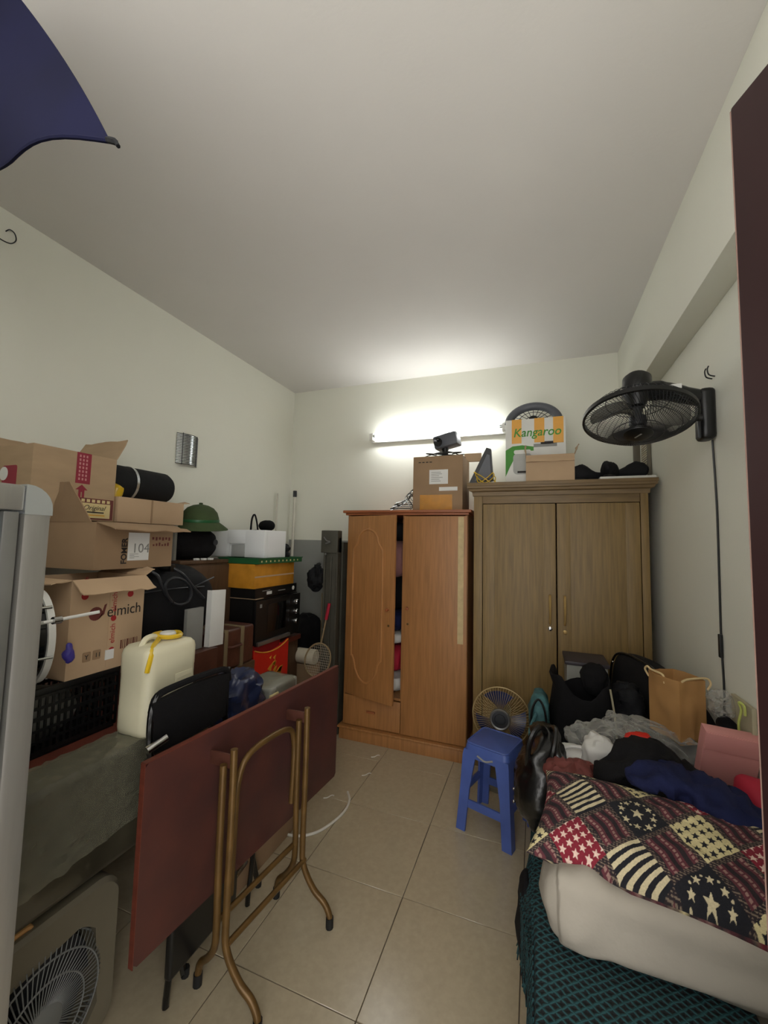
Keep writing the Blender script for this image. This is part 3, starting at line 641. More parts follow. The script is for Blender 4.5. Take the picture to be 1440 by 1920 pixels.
# ------------------------------------------------------------ support furniture along the left wall
t = thing('low_bench', 'red-brown wooden bench carrying the black crate by the left wall', 'bench', (-1.95, 1.1, 0))
obj('bench_top', MB().box((-2.40, .56, .765), (-1.545, 1.78, .80), .004), 'redwood', t)
for x in (-1.66, -2.36):
    for y in (.60, 1.70): obj('leg', MB().box((x, y, 0), (x + .05, y + .05, .765), .003), 'redwood', t)
obj('apron', MB().box((-1.64, .65, .69), (-1.62, 1.70, .765)), 'redwood', t)
def crate():
    t = thing('plastic_crate', 'black plastic mesh crate under the tall printed carton', 'crate', (-1.8, .96, .801))
    x0, x1, y0, y1, z0, z1 = -2.0, -1.605, .62, 1.22, .801, 1.035
    def wall(P, w):
        g = MB(); n = int(w / .021)
        for k in range(n + 1): g.box((k * w / n - .0045, .012, 0), (k * w / n + .0045, z1 - z0 - .02, .004), m=P)
        for j in range(6): g.box((0, .01 + j * .038, .0005), (w, .01 + j * .038 + (.014 if j in (0, 3) else .010), .005), m=P)
        obj('mesh_side', g, 'blackpl', t)
    wall(PX(x1 - .005, y0, z0), y1 - y0); wall(PX(x0, y0, z0), y1 - y0); wall(NY(y0 + .005, x0, z0), x1 - x0); wall(NY(y1 - .001, x0, z0), x1 - x0)
    r = MB().box((x1 - .012, y0, z1 - .022), (x1 + .006, y1, z1), .003); r.box((x0 - .006, y0, z1 - .022), (x0 + .012, y1, z1), .003); r.box((x0, y0 - .006, z1 - .022), (x1, y0 + .012, z1), .003); r.box((x0, y1 - .012, z1 - .022), (x1, y1 + .006, z1), .003)
    obj('rim', r, 'blackpl', t); obj('crate_floor', MB().box((x0 + .004, y0 + .004, z0), (x1 - .004, y1 - .004, z0 + .006)), 'blackpl', t)
crate()
tag(obj('plastic_sack', MB().blob((-1.82, .92, .89), (.15, .24, .082), (3, 3), .01, 14, 2, (30, 16), ridge=True), 'greybox'), 'pale grey sack glimpsed through the holes of the black crate', 'bag')

# printed carton (tall, on the crate)
c = carton('printed_carton', 'tall brown carton with red dots and dark round logo', (-1.90, 1.01, 1.037), (-1.60, 1.31, 1.40), 'card2', [('+x', .085, 126), ('-y', .07, 96), ('+y', .05, 60)], open_top=True)
F = PX(-1.60, 1.01, 1.037)
shape2d('round_logo', F, disc(.095, .228, .026), 'brownp', c); shape2d('logo_tail', F, [(.105, .205), (.128, .222), (.137, .262), (.128, .258), (.12, .23)], 'brownp', c)
text('lettering', F, 'elmich', .062, 'inkp', c, .138, .208, sx=.92)
quad('tape_strip', F, (.148, .012), (.186, .35), 'card2', c, .0018)
for y in (.075, .2, .33): shape2d('red_dot', F, disc(.167, y, .0115), 'redp', c, .0024)
for y in (.1, .225): text('lettering', F, 'elmich', .03, 'redp', c, .176, y, rot=90, lift=.0022)
for (x, y) in ((.05, .3), (.235, .29)): shape2d('red_dot', F, disc(x, y, .013), 'redp', c)
text('lettering', F, 'elmich', .022, 'redp', c, .058, .316, rot=90)
for x, s in ((.062, 'Y'), (.10, '11')):
    shape2d('symbol_frame', F, rrect(.03, .036, .004, 2, x + .01, .07), 'card3', c, .0016); text('lettering', F, s, .024, 'inkp', c, x + .002, .061, lift=.002)
for k in range(9): quad('barcode_bar', F, (.205 + .009 * k, .07), (.205 + .009 * k + (.002 + .003 * (k % 3 == 0)), .105), 'brownp', c)
quad('paper_patch', F, (.143, .04), (.178, .078), 'paper', c, .0026)

# drum in front of the tall carton
t = thing('bass_drum', 'small black drum with white hoop beside the glass cabinet', 'drum', (-1.76, .86, 1.037))
Fd = fr((-1.70, .855, 1.206), (.975, -.22, 0), (0, 0, 1)); Fd = Fd @ RY(180)
obj('shell', MB().lathe([(.150, -.09), (.150, .09)], Fd, 40), 'blackgl', t)
for s in (-1, 1):
    obj('hoop', MB().lathe([(.150, s * .085), (.163, s * .085), (.163, s * .105), (.150, s * .105), (.150, s * .085)], Fd, 40), 'white', t)
    obj('drum_head', MB().lathe([(0, s * .097), (.15, s * .097), (.15, s * .093), (0, s * .093)], Fd, 40), 'paper', t)
for k in range(6):
    a = 2 * PI * k / 6 + .3
    obj('tension_rod', MB().tube([Fd @ V((.166 * math.cos(a), .166 * math.sin(a), -.1)), Fd @ V((.166 * math.cos(a), .166 * math.sin(a), .1))], .005, 8), 'chrome', t)
obj('drum_leg', MB().tube([(-1.63, .86, 1.255), (-1.45, .87, 1.29), (-1.45, .99, 1.30)][0:1] + [(-1.47, .855, 1.287), (-1.43, 1.0, 1.302)], .0055, 8), 'white', t)
obj('leg_clamp', MB().lathe([(0, -.012), (.012, -.012), (.012, .012), (0, .012)], fr((-1.462, .885, 1.29), (1, 0, 0), (0, 0, 1)), 12), 'chrome', t)
obj('ribbon', MB().blob((-1.545, .985, 1.15), (.012, .018, .035), (2, 2), .012, 30, 3, (16, 12)), 'ribbon', t)

# long carton, upper carton, flat carton, rolled mat
c = carton('long_carton', 'long shadowed brown carton with taped white number label', (-2.35, 1.15, 1.425), (-1.70, 1.53, 1.625), 'card3', [('+x', .12, 104), ('-y', .17, 10, .10, .54, .95)], open_top=True)
F = PX(-1.70, 1.15, 1.425)
quad('number_label', F, (.145, .035), (.25, .16), 'paper', c); text('lettering', F, '104', .06, 'greyp', c, .163, .07, lift=.002)
text('lettering', F, 'FOMER', .036, 'inkp', c, .14, .02, rot=90, bold=.001)
for k in range(4): quad('label_print', F, (.155, .045 + .006 * k), (.175 + .05 * rng.random(), .047 + .006 * k), 'greyp', c, .002)
for k in range(6): quad('faint_print', F, (.265 + .018 * k, .13 - .004 * (k % 2)), (.275 + .018 * k, .142), 'brownp', c); quad('faint_print', F, (.27 + .016 * k, .10), (.278 + .016 * k, .108 + .004 * (k % 3)), 'brownp', c)
c = carton('upper_carton', 'topmost brown carton with maroon printed band and gold label', (-2.34, 1.06, 1.64), (-1.99, 1.425, 1.955), 'card', [('+y', .13, 28, .01), ('-x', .06, 8)], open_top=True)
F = PX(-1.99, 1.06, 1.64)
quad('maroon_band', F, (.175, .17), (.24, .315), 'maroonp', c)
for k in range(3):
    for q_ in range(7): quad('band_print', F, (.186 + .015 * k, .185 + .018 * q_), (.193 + .015 * k, .196 + .018 * q_), 'pinkp', c, .0022)
shape2d('arrow_mark', F, [(.192, .10), (.192, .14), (.178, .14), (.205, .165), (.232, .14), (.218, .14), (.218, .10), (.208, .10), (.208, .13), (.202, .13), (.202, .10)], 'maroonp', c)

quad('gold_label', F, (.20, .005), (.36, .105), 'brownp', c, .0022); quad('gold_label', F, (.20, .012), (.345, .082), 'creamp', c, .003)
text('lettering', F, 'Original', .032, 'inkp', c, .215, .05, shear=.4, lift=.0034)
for k in range(6): quad('label_square', F, (.207 + .024 * k, .086), (.222 + .024 * k, .1), 'creamp', c, .003)
quad('label_print', F, (.215, .036), (.315, .042), 'inkp', c, .0034); quad('label_print', F, (.215, .022), (.32, .028), 'goldp', c, .0034)
F = NY(1.06, -2.34, 1.64)
shape2d('maroon_print', F, rrect(.10, .15, .01, 3, .20, .15), 'maroonp', c); shape2d('white_print', F, disc(.16, .19, .03), 'paper', c, .002)
c = carton('flat_carton', 'flat pale carton under the black rolled mat', (-2.40, 1.44, 1.640), (-1.98, 1.85, 1.77), 'card2', [('+y', .09, 80, .05)], open_top=False)
quad('tape_strip', PX(-1.98, 1.44, 1.64), (.19, .0), (.20, .13), 'card3', c)
t = thing('rolled_mat', 'black rolled foam mat strapped on the flat carton', 'mat', (-2.2, 1.6, 1.772))
Fm = fr((-2.17, 1.31, 1.867), (1, 0, 0), (0, 0, 1)) @ RY(180)
obj('mat_roll', MB().lathe([(0, 0), (.08, 0), (.094, .012), (.094, .54), (.08, .565), (.05, .57), (.022, .555), (0, .555)], Fm, 28), 'matroll', t)
obj('strap', MB().lathe([(.0945, .30), (.098, .30), (.098, .315), (.0945, .315), (.0945, .30)], Fm, 28), 'silver', t)
tag(obj('foil_packet', MB().blob((-2.05, 1.47, 1.80), (.035, .03, .04), (3, 3), .01, 30, 5, (18, 12), flat=1.771), 'yellow'), 'small yellow foil packet tucked beside the rolled mat', 'packet')

# jerrycan
def jerrycan():
    t = thing('jerrycan', 'white plastic jerrycan with yellow tape around its cap', 'jerrycan', (-1.38, 1.215, .844))
    x0, x1, y0, y1, z0 = -1.462, -1.30, 1.10, 1.335, .844
    cx, cy = (x0 + x1) / 2, (y0 + y1) / 2; w, d = x1 - x0, y1 - y0
    rings = []
    for z, s, r in ((0, .9, .03), (.008, .97, .035), (.025, 1, .038), (.10, 1, .038), (.103, .992, .038), (.215, .992, .038), (.218, 1, .038), (.285, 1, .036), (.302, .96, .034), (.316, .84, .03), (.322, .6, .02)):
        rings.append([(p, q, z0 + z + (.0 if z < .3 else .0)) for p, q in rrect(w * s, d * s, r * s, 5, cx, cy)])
    obj('can_body', MB().loft(rings), 'can', t, 60)
    obj('filler_cap', MB().lathe([(0, .035), (.026, .035), (.03, .03), (.03, 0), (0, 0)], T(cx, cy + .03, z0 + .312), 20), 'white', t)
    tp = smooth([(x1 - .012, y0 + .005, z0 + .235), (x1 - .01, y0 + .015, z0 + .285), (x1 - .03, y0 + .04, z0 + .318), (cx + .02, cy - .03, z0 + .33), (cx - .03, cy + .0, z0 + .335), (cx, cy + .07, z0 + .337), (cx + .045, cy + .05, z0 + .334), (cx + .035, cy + .0, z0 + .334), (cx - .02, cy - .02, z0 + .34), (cx - .045, cy + .04, z0 + .336)], 6)
    obj('yellow_tape', MB().tube(tp, .009, 6), 'yellow', t)
    obj('carry_handle', MB().tube(smooth([(cx, y0 + .03, z0 + .31), (cx, y0 + .05, z0 + .338), (cx, y0 + .085, z0 + .34), (cx, y0 + .11, z0 + .315)], 4), .011, 8), 'can', t)
    pn = obj('embossed_panel', MB().box((x1 - .006, y0 + .12, z0 + .09), (x1 + .0015, y1 - .03, z0 + .20), .002), 'can', t)
    for k in range(6): obj('embossed_line', MB().box((x1 + .001, y0 + .13, z0 + .10 + .016 * k), (x1 + .0025, y1 - .04, z0 + .104 + .016 * k)), 'can', pn)
jerrycan()

# suitcase, duffel, white card, paper
t = thing('suitcase', 'old brown suitcase with tan straps under the black duffel bag', 'suitcase', (-1.83, 1.98, .0))
obj('case_shell', MB().box((-1.98, 1.80, .80), (-1.69, 2.19, 1.03), .02, seg=3), 'suitcase', t)
for y in (1.92, 2.06): obj('strap', MB().box((-1.985, y, .796), (-1.686, y + .03, 1.034), .004), 'strap', t)
obj('handle', MB().tube(smooth([(-1.688, 1.955, .93), (-1.66, 1.965, .935), (-1.66, 2.035, .935), (-1.688, 2.045, .93)], 4), .008, 8), 'suitcase', t)
c_ = thing('storage_trunk', 'plain brown trunk hidden under the old suitcase', 'trunk', (-1.86, 2.0, 0))
obj('trunk_body', MB().box((-2.0, 1.80, 0), (-1.70, 2.20, .74), .01), 'brownwood', c_); obj('trunk_lid', MB().box((-2.01, 1.79, .742), (-1.69, 2.21, .798), .008), 'brownwood', c_)
def duffel():
    t = thing('duffel_bag', 'black canvas duffel bag with rope handles beside the tall carton', 'bag', (-1.85, 1.63, 1.04))
    bl = MB().blob((-1.86, 1.62, 1.225), (.145, .30, .195), (3.2, 3.4), .012, 6, 3, (56, 30), shape=lambda a, b, cc, q: (q.x * (1 - .18 * max(0, cc)), q.y * (1 - .22 * max(0, cc) ** 2), q.z))
    body = obj('bag_body', bl, 'blackcanvas', t, 80)
    obj('zip', MB().tube(smooth([(-1.735, 1.33, 1.30), (-1.722, 1.45, 1.306), (-1.72, 1.6, 1.308), (-1.725, 1.78, 1.30)], 4), .004, 6), 'blackpl2', t)
    obj('zip', MB().tube(smooth([(-1.72, 1.69, 1.30), (-1.715, 1.77, 1.328), (-1.735, 1.86, 1.345)], 4), .004, 6), 'blackpl2', t)
    for pts in ([(-1.76, 1.41, 1.425), (-1.715, 1.44, 1.40), (-1.70, 1.461, 1.377), (-1.697, 1.478, 1.337), (-1.695, 1.507, 1.291), (-1.69, 1.54, 1.25)],
                [(-1.69, 1.54, 1.245), (-1.688, 1.504, 1.293), (-1.688, 1.495, 1.341), (-1.688, 1.535, 1.366), (-1.688, 1.595, 1.354), (-1.688, 1.644, 1.314), (-1.688, 1.656, 1.271), (-1.688, 1.633, 1.235), (-1.688, 1.582, 1.229), (-1.69, 1.545, 1.243)],
                [(-1.76, 1.54, 1.435), (-1.71, 1.57, 1.405), (-1.692, 1.61, 1.371), (-1.69, 1.667, 1.312), (-1.688, 1.745, 1.242)]):
        obj('rope_handle', MB().tube(smooth(pts, 6), .0075, 8), 'blackpl2', t)
    for y in (1.425, 1.555): obj('handle_tab', MB().box((-1.80, y - .016, 1.395), (-1.712, y + .016, 1.432), .006), 'leather', t)
    obj('metal_badge', MB().box((-1.83, 1.545, 1.425), (-1.80, 1.61, 1.431), .001), 'silver', t)
duffel()
tag(obj('white_card', MB().box((-.004, 0, 0), (.004, .105, .30), .001, m=T(-1.645, 1.75, .985) @ RX(-3) @ RY(-2)).box((-.03, .0, 0), (-.004, .004, .30), m=T(-1.645, 1.75, .985) @ RX(-3) @ RY(-2)), 'paper'), 'folded white card standing against the black duffel bag', 'card')
tag(obj('card_box', MB().box((-1.69, 1.62, .985), (-1.668, 1.73, 1.20), .002), 'greyp'), 'grey paper packet leaning behind the folded white card', 'packet')
tag(obj('small_carton', MB().box((-1.69, 1.55, .80), (-1.61, 1.785, .983), .003), 'suitcase'), 'dark brown small box below the folded white card', 'box')

# wooden cabinet behind with helmet; oven stack
t = thing('side_cabinet', 'dark wooden cabinet under the green helmet at left wall', 'cabinet', (-2.23, 2.08, 0))
obj('cabinet_body', MB().box((-2.42, 1.90, 0), (-2.04, 2.36, 1.40), .004), 'brownwood', t); obj('cabinet_top', MB().box((-2.425, 1.89, 1.401), (-2.03, 2.37, 1.424), .004), 'brownwood', t)
obj('cabinet_door', MB().box((-2.04, 1.92, .05), (-2.024, 2.34, 1.39), .003), 'brownwood', t)
t = thing('backpack', 'black backpack lying under the green sun helmet', 'bag', (-2.1, 2.12, 1.425))
obj('bag_body', MB().blob((-2.20, 2.10, 1.53), (.145, .185, .108), (3.2, 2.8), .014, 7, 6, (40, 22), flat=1.426), 'blackfab', t)
obj('patch', MB().lathe([(0, .004), (.02, .004), (.022, 0), (0, 0)], PX(-2.055, 2.2, 1.54), 16), 'blackpl2', t)
for k in range(3): tag(obj('paper_scrap', MB().box((-2.06 + .01 * k, 2.02 + .05 * k, 1.4245), (-2.035 + .01 * k, 2.05 + .05 * k, 1.437), .002), 'paper'), 'little white paper scrap at the cabinet edge under the backpack', 'paper', 'paper scraps on the cabinet edge')
t = thing('pith_helmet', 'green felt sun helmet with wide brim on the black backpack', 'helmet', (-2.1, 2.12, 1.63))
Fh = T(-2.10, 2.10, 1.645) @ RX(4) @ RY(4) @ Matrix.Diagonal((.95, .95, 1, 1))
obj('crown', MB().lathe([(.118, .03), (.116, .06), (.105, .095), (.08, .125), (.045, .142), (.012, .148), (.012, .158), (0, .16)], Fh @ Matrix.Diagonal((1, 1.12, 1, 1)), 32), 'greendk', t)
obj('brim', MB().lathe([(.116, .034), (.15, .01), (.178, -.012), (.18, -.018), (.148, .0), (.112, .025), (.116, .034)], Fh @ Matrix.Diagonal((1, 1.1, 1, 1)), 36), 'greendk', t)
obj('hat_band', MB().lathe([(.119, .032), (.121, .036), (.12, .05), (.117, .05)], Fh @ Matrix.Diagonal((1, 1.12, 1, 1)), 32), 'tray', t)
tag(obj('grey_folder', MB().box((-2.33, 1.78, 1.60), (-2.03, 1.80, 1.62)).box((-2.34, 1.905, 1.425), (-2.10, 1.925, 1.66), .003), 'greybox'), 'grey folder standing behind the black backpack', 'folder')

t = thing('kitchen_counter', 'dark low cupboard under the black oven', 'cupboard', (-2.05, 2.65, 0))
obj('cupboard_body', MB().box((-2.40, 2.375, 0), (-1.84, 2.95, .76), .004), 'brownwood', t); obj('cupboard_top', MB().box((-2.41, 2.37, .762), (-1.82, 2.96, .80), .004), 'redwood', t)
def oven():
    t = thing('oven', 'black countertop oven with dark glass door and chrome knobs', 'oven', (-2.0, 2.6, .8))
    x0, x1, y0, y1, z0, z1 = -2.2, -1.80, 2.38, 2.93, .82, 1.15
    obj('oven_body', MB().box((x0, y0 - .04, z0), (x1 - .03, y1 - .03, z1), .008), 'blackpl', t)
    for x in (x0 + .03, x1 - .08):
        for y in (y0 + .0, y1 - .07): obj('foot', MB().tube([(x, y, .80), (x, y, .822)], .015, 10), 'rubber', t)
    d = obj('oven_door', MB().box((x1 - .03, y0 - .04, z0 + .01), (x1, 2.75, z1 - .008), .006), 'blackpl', t)
    obj('door_glass', MB().box((x1 - .001, y0 + .09, z0 + .085), (x1 + .0015, 2.70, z1 - .045), .001), 'blackgl', d)
    obj('door_handle', MB().box((x1 + .0, y0 - .03, z0 + .012), (x1 + .022, 2.74, z0 + .04), .006), 'steel', d)
    p = obj('control_panel', MB().box((x1 - .03, 2.755, z0 + .01), (x1 - .002, y1 - .03, z1 - .008), .004), 'blackpl', t)
    for z in (z1 - .07, z1 - .145, z1 - .22): obj('knob', MB().lathe([(0, .028), (.016, .028), (.02, .022), (.021, 0), (0, 0)], fr((x1 - .002, 2.825, z), (0, 1, 0), (0, 0, 1)), 18), 'chrome', p)
    obj('brand_badge', MB().box((x1, y0 + .0, z1 - .06), (x1 + .0015, y0 + .022, z1 - .035)), 'greyp', d)
oven()
c = carton('flat_black_box', 'flat black box lying on the oven', (-2.17, 2.34, 1.155), (-1.815, 2.86, 1.225), 'blackpl')
F = PX(-1.815, 2.34, 1.155); quad('box_sticker', F, (.13, .018), (.19, .04), 'paper', c); shape2d('round_sticker', F, disc(.47, .035, .016), 'paper', c)
quad('lettering_line', F, (.27, .03), (.36, .036), 'greyp', c); quad('lettering_line', F, (.08, .045), (.17, .05), 'greyp', c)
obj('flap', MB().box((-2.17, 2.33, 1.153), (-1.80, 2.42, 1.1555)), 'card2', c)
c = carton('taped_parcel', 'flat parcel wrapped in shiny golden-brown packing tape', (-2.16, 2.31, 1.227), (-1.80, 2.79, 1.395), 'gold')
F = PX(-1.80, 2.31, 1.227); quad('tape_seam', F, (.0, .075), (.48, .085), 'card2', c)
t = thing('plastic_tray', 'green plastic tray between the golden parcel and the white foam box', 'tray', (-1.95, 2.58, 1.397))
tb = MB().box((-2.12, 2.31, 1.397), (-1.775, 2.86, 1.402), .001)
for lo, hi in (((-2.12, 2.31, 1.402), (-2.114, 2.86, 1.434)), ((-1.781, 2.31, 1.402), (-1.775, 2.86, 1.434)), ((-2.114, 2.31, 1.402), (-1.781, 2.316, 1.434)), ((-2.114, 2.854, 1.402), (-1.781, 2.86, 1.434))): tb.box(lo, hi)
obj('tray_body', tb, 'tray', t)
rm = MB()
for lo, hi in (((-2.125, 2.305, 1.430), (-2.112, 2.865, 1.436)), ((-1.783, 2.305, 1.430), (-1.768, 2.865, 1.436)), ((-2.112, 2.305, 1.430), (-1.783, 2.318, 1.436)), ((-2.112, 2.852, 1.430), (-1.783, 2.865, 1.436))): rm.box(lo, hi)
obj('tray_rim', rm, 'tray', t)
for k in range(10): quad('tray_mark', PX(-1.775, 2.34 + .05 * k, 1.408), (0, 0), (.012, .012), 'creamp', t)
t = thing('foam_box', 'white polystyrene box with a square notch on the green tray', 'box', (-2.03, 2.53, 1.437))
x0, x1, y0, y1, z0, z1 = -2.28, -1.80, 2.40, 2.66, 1.437, 1.635
n0, n1, nz = -2.13, -1.97, 1.535
fb = MB().box((x0, y0 + .03, z0), (x1, y1, z1), .004); fb.box((x0, y0, z0), (n0, y0 + .032, z1), .003); fb.box((n1, y0, z0), (x1, y0 + .032, z1), .003); fb.box((n0 - .003, y0, nz), (n1 + .003, y0 + .032, z1), .003)
obj('box_body', fb, 'foam', t)
obj('notch_liner', MB().box((n0 + .02, y0 + .024, z0 + .002), (n1 - .004, y0 + .030, nz - .012), .001), 'foamd', t)
tag(obj('dark_bundle', MB().blob((-1.93, 2.76, 1.475), (.09, .075, .06), (2.4, 2.4), .02, 14, 8, (30, 16), flat=1.403, ridge=True), 'blackcanvas'), 'dark cloth bundle on the tray at the far end of the foam box', 'bundle')
tag(obj('baseball_cap', MB().blob((-2.2, 2.95, 1.69), (.07, .07, .05), (2, 2), .01, 12, 3, (24, 14)), 'blackfab'), 'black cap perched behind the white foam box', 'cap')
tag(obj('black_pouch', MB().blob((-2.22, 2.85, 1.57), (.13, .14, .075), (2.8, 2.8), .01, 9, 2, (24, 14)).tube(smooth([(-2.27, 2.83, 1.63), (-2.27, 2.84, 1.74), (-2.26, 2.86, 1.78), (-2.25, 2.88, 1.72), (-2.24, 2.89, 1.63)], 4), .008, 6), 'blackcanvas'), 'black pouch with upright strap behind the white foam box', 'bag')
t = thing('tall_carton', 'tall brown carton standing in the far left corner', 'box', (-2.25, 3.0, 0))
obj('carton_body', MB().box((-2.41, 2.98, 0), (-2.12, 3.2, 1.48), .004).box((-2.41, 2.76, .81), (-2.215, 2.975, 1.48), .004), 'card3', t)
t = thing('pvc_pipe', 'white plastic pipe with black cap in the far corner', 'pipe', (-2.36, 3.6, 0))
obj('pipe', MB().tube([(-2.365, 3.6, 0), (-2.36, 3.62, 2.02)], .014, 12), 'pvc', t); obj('pipe_cap', MB().tube([(-2.36, 3.62, 2.02), (-2.36, 3.62, 2.085)], .019, 12), 'blackpl2', t)
tag(obj('pole', MB().tube([(-2.37, 3.34, 0), (-2.405, 3.38, 2.03)], [.013, .009], 10), 'pvc'), 'thin white pole leaning on the left wall near the corner', 'pole')

# red gift bag, cylinder, rackets, pole frame
t = thing('gift_bag', 'red paper gift bag with gold print below the oven', 'bag', (-1.76, 2.42, 0))
Fg = PX(-1.74, 2.24, .42)
obj('bag_panel', MB().prism([(0, 0), (.40, .0), (.40, .42), (.31, .39), (.2, .375), (.08, .39), (0, .42)], .012, Fg), 'red', t)
obj('bag_panel', MB().prism([(0, .0), (.40, .0), (.40, .42), (0, .42)], .006, PX(-1.81, 2.24, .42)), 'redp', t)
obj('bag_gusset', MB().box((-1.81, 2.24, .42), (-1.735, 2.246, .80)).box((-1.81, 2.634, .42), (-1.735, 2.64, .80)).box((-1.81, 2.24, .42), (-1.73, 2.64, .426)), 'red', t)
obj('gold_trim', MB().tube([Fg @ V((x, .375 + .045 * ((x - .2) / .2) ** 2, .014)) for x in np.linspace(.01, .39, 14)], .004, 6), 'goldp', t)
rg = random.Random(4)
for k in range(16):
    a = rg.random() * 2 * PI; r = .10 * math.sqrt(rg.random()); cx, cy = .22 + r * 1.1 * math.cos(a), .255 + r * .9 * math.sin(a); w = .012 + .02 * rg.random()
    shape2d('gold_print', Fg @ T(0, 0, .012), [(cx - w, cy), (cx - w * .2, cy + w * .6), (cx + w, cy + w * .9), (cx + w * .4, cy - w * .1), (cx + w * .3, cy - w), (cx - w * .3, cy - w * .4)], 'goldp', t)
t2 = thing('grey_crate', 'grey board crate supporting the red gift bag', 'crate', (-1.72, 2.44, 0))
obj('crate_body', MB().box((-1.815, 2.20, 0), (-1.66, 2.72, .40), .005), 'greybox', t2); obj('crate_lid', MB().box((-1.818, 2.19, .402), (-1.655, 2.73, .418), .004), 'greybox', t2)
tag(obj('paper_roll', MB().lathe([(0, 0), (.055, 0), (.06, .008), (.06, .17), (.055, .178), (.02, .178), (.02, .15), (0, .15)], fr((-1.86, 2.98, .62), (0, 1, 0), (0, 0, 1)) , 24), 'cream'), 'cream paper roll behind the red gift bag', 'roll')
tag(obj('paper_box', MB().box((-1.93, 2.965, 0), (-1.66, 3.10, .555), .004), 'card3'), 'brown carton under the cream paper roll', 'box')
def racket(name, c, tilt, label):
    t = thing(name, label, 'racket', c)
    F = T(*c) @ RZ(28) @ RY(tilt) @ RX(90)
    fpts = [F @ V((.10 * math.cos(a), .17 + .13 * math.sin(a), 0)) for a in np.linspace(0, 2 * PI, 40, endpoint=False)]
    obj('racket_frame', MB().tube(fpts, .0065, 8, True), 'bamboo', t)
    s = MB()
    for k in range(-6, 7):
        x = k * .0145; y = .13 * math.sqrt(max(0, 1 - (x / .10) ** 2)); s.tube([F @ V((x, .17 - y, 0)), F @ V((x, .17 + y, 0))], .001, 4)
        y = k * .019; x = .10 * math.sqrt(max(0, 1 - (y / .13) ** 2)); s.tube([F @ V((-x, .17 + y, 0)), F @ V((x, .17 + y, 0))], .001, 4)
    obj('strings', s, 'cream', t)
    obj('shaft', MB().tube([F @ V((0, .30, 0)), F @ V((0, .50, 0))], .006, 8), 'bamboo', t)
    obj('grip', MB().tube([F @ V((0, .49, 0)), F @ V((0, .62, 0))], .013, 10), 'redcl', t)
racket('racket', (-1.655, 2.90, .455), 10, 'wooden racket leaning head down beside the dark steel frame')
t3 = thing('stool_box', 'brown box the wooden racket stands on', 'box', (-1.6, 2.9, 0)); obj('box_body', MB().box((-1.72, 2.74, 0), (-1.53, 2.96, .44), .004), 'card3', t3); obj('box_lid', MB().box((-1.723, 2.738, .441), (-1.527, 2.962, .454), .003), 'card3', t3)
tag(obj('bamboo_tube', MB().tube([(-1.68, 3.12, 0), (-1.70, 3.14, 1.12)], .035, 12), 'bamboo'), 'brown tube standing behind the racket by the steel frame', 'tube')
tag(obj('umbrella', MB().tube(smooth([(-1.64, 3.12, 0), (-1.62, 3.16, .4), (-1.61, 3.18, .9), (-1.61, 3.18, 1.0)], 3), [.02] * 3 + [.03] * 3 + [.012] * 4, 10), 'redwood'), 'dark red folded umbrella beside the brown tube', 'umbrella')
t = thing('folded_cot', 'dark grey steel frame standing left of the narrower wardrobe', 'frame', (-1.58, 3.05, 0))
obj('channel', MB().box((-1.645, 3.0, 0), (-1.515, 3.05, 1.60), .004), 'olive', t); obj('channel_lip', MB().box((-1.645, 2.985, 0), (-1.628, 3.0, 1.60), .002).box((-1.532, 2.985, 0), (-1.515, 3.0, 1.60), .002), 'olive', t)
obj('channel_web', MB().box((-1.588, 2.99, 0), (-1.572, 3.0, 1.44), .002), 'olive', t)
obj('end_plate', MB().box((-1.668, 2.975, 1.47), (-1.515, 3.055, 1.655), .006), 'olive', t)
obj('latch', MB().tube(smooth([(-1.64, 2.97, 1.60), (-1.61, 2.965, 1.57), (-1.58, 2.965, 1.56), (-1.62, 2.965, 1.545)], 4), .006, 6), 'steel', t)
obj('channel', MB().box((-1.535, 3.08, 0), (-1.515, 3.45, 1.56), .003), 'olive', t)
for z in (.85, 1.46): obj('bolt', MB().lathe([(0, .008), (.008, .008), (.01, 0), (0, 0)], NY(2.985 if z < 1 else 2.975, -1.62, z), 10), 'steel', t)
tag(obj('hanging_pouch', MB().blob((-1.72, 3.0, 1.27), (.055, .05, .11), (2.4, 2.4), .03, 11, 5, (26, 18), ridge=True), 'blackcanvas'), 'crumpled black pouch hanging on the steel frame', 'bag')
tag(obj('black_heap', MB().blob((-2.0, 3.33, .44), (.17, .2, .44), (2.6, 2.6), .03, 7, 5, (34, 24), flat=0., ridge=True), 'blackfab'), 'dark heap of cloth in the far corner behind the oven', 'cloth')

# navy bag, grey parcel on a carton behind the table
c = carton('carton', 'plain brown carton standing behind the maroon folding table', (-1.56, 1.50, 0), (-1.24, 2.06, .70), 'card3', group=None)
tag(obj('plastic_bag', MB().blob((-1.36, 1.63, .81), (.10, .16, .11), (2.5, 2.3), .03, 9, 4, (46, 26), flat=.701, ridge=True), 'navypl'), 'crinkled navy plastic bag behind the black folding chair', 'bag')
t = thing('wrapped_parcel', 'grey plastic-wrapped parcel beside the crinkled navy bag', 'parcel', (-1.37, 1.92, .701))
obj('parcel_body', MB().box((-1.48, 1.80, .701), (-1.27, 2.05, .80), .015, seg=3), 'greybox', t); obj('cream_corner', MB().box((-1.275, 1.79, .705), (-1.262, 1.86, .775), .004), 'creamp', t)
obj('plastic_skin', MB().blob((-1.375, 1.93, .76), (.112, .134, .052), (5, 4), .006, 14, 2, (30, 14)), 'cling', t)

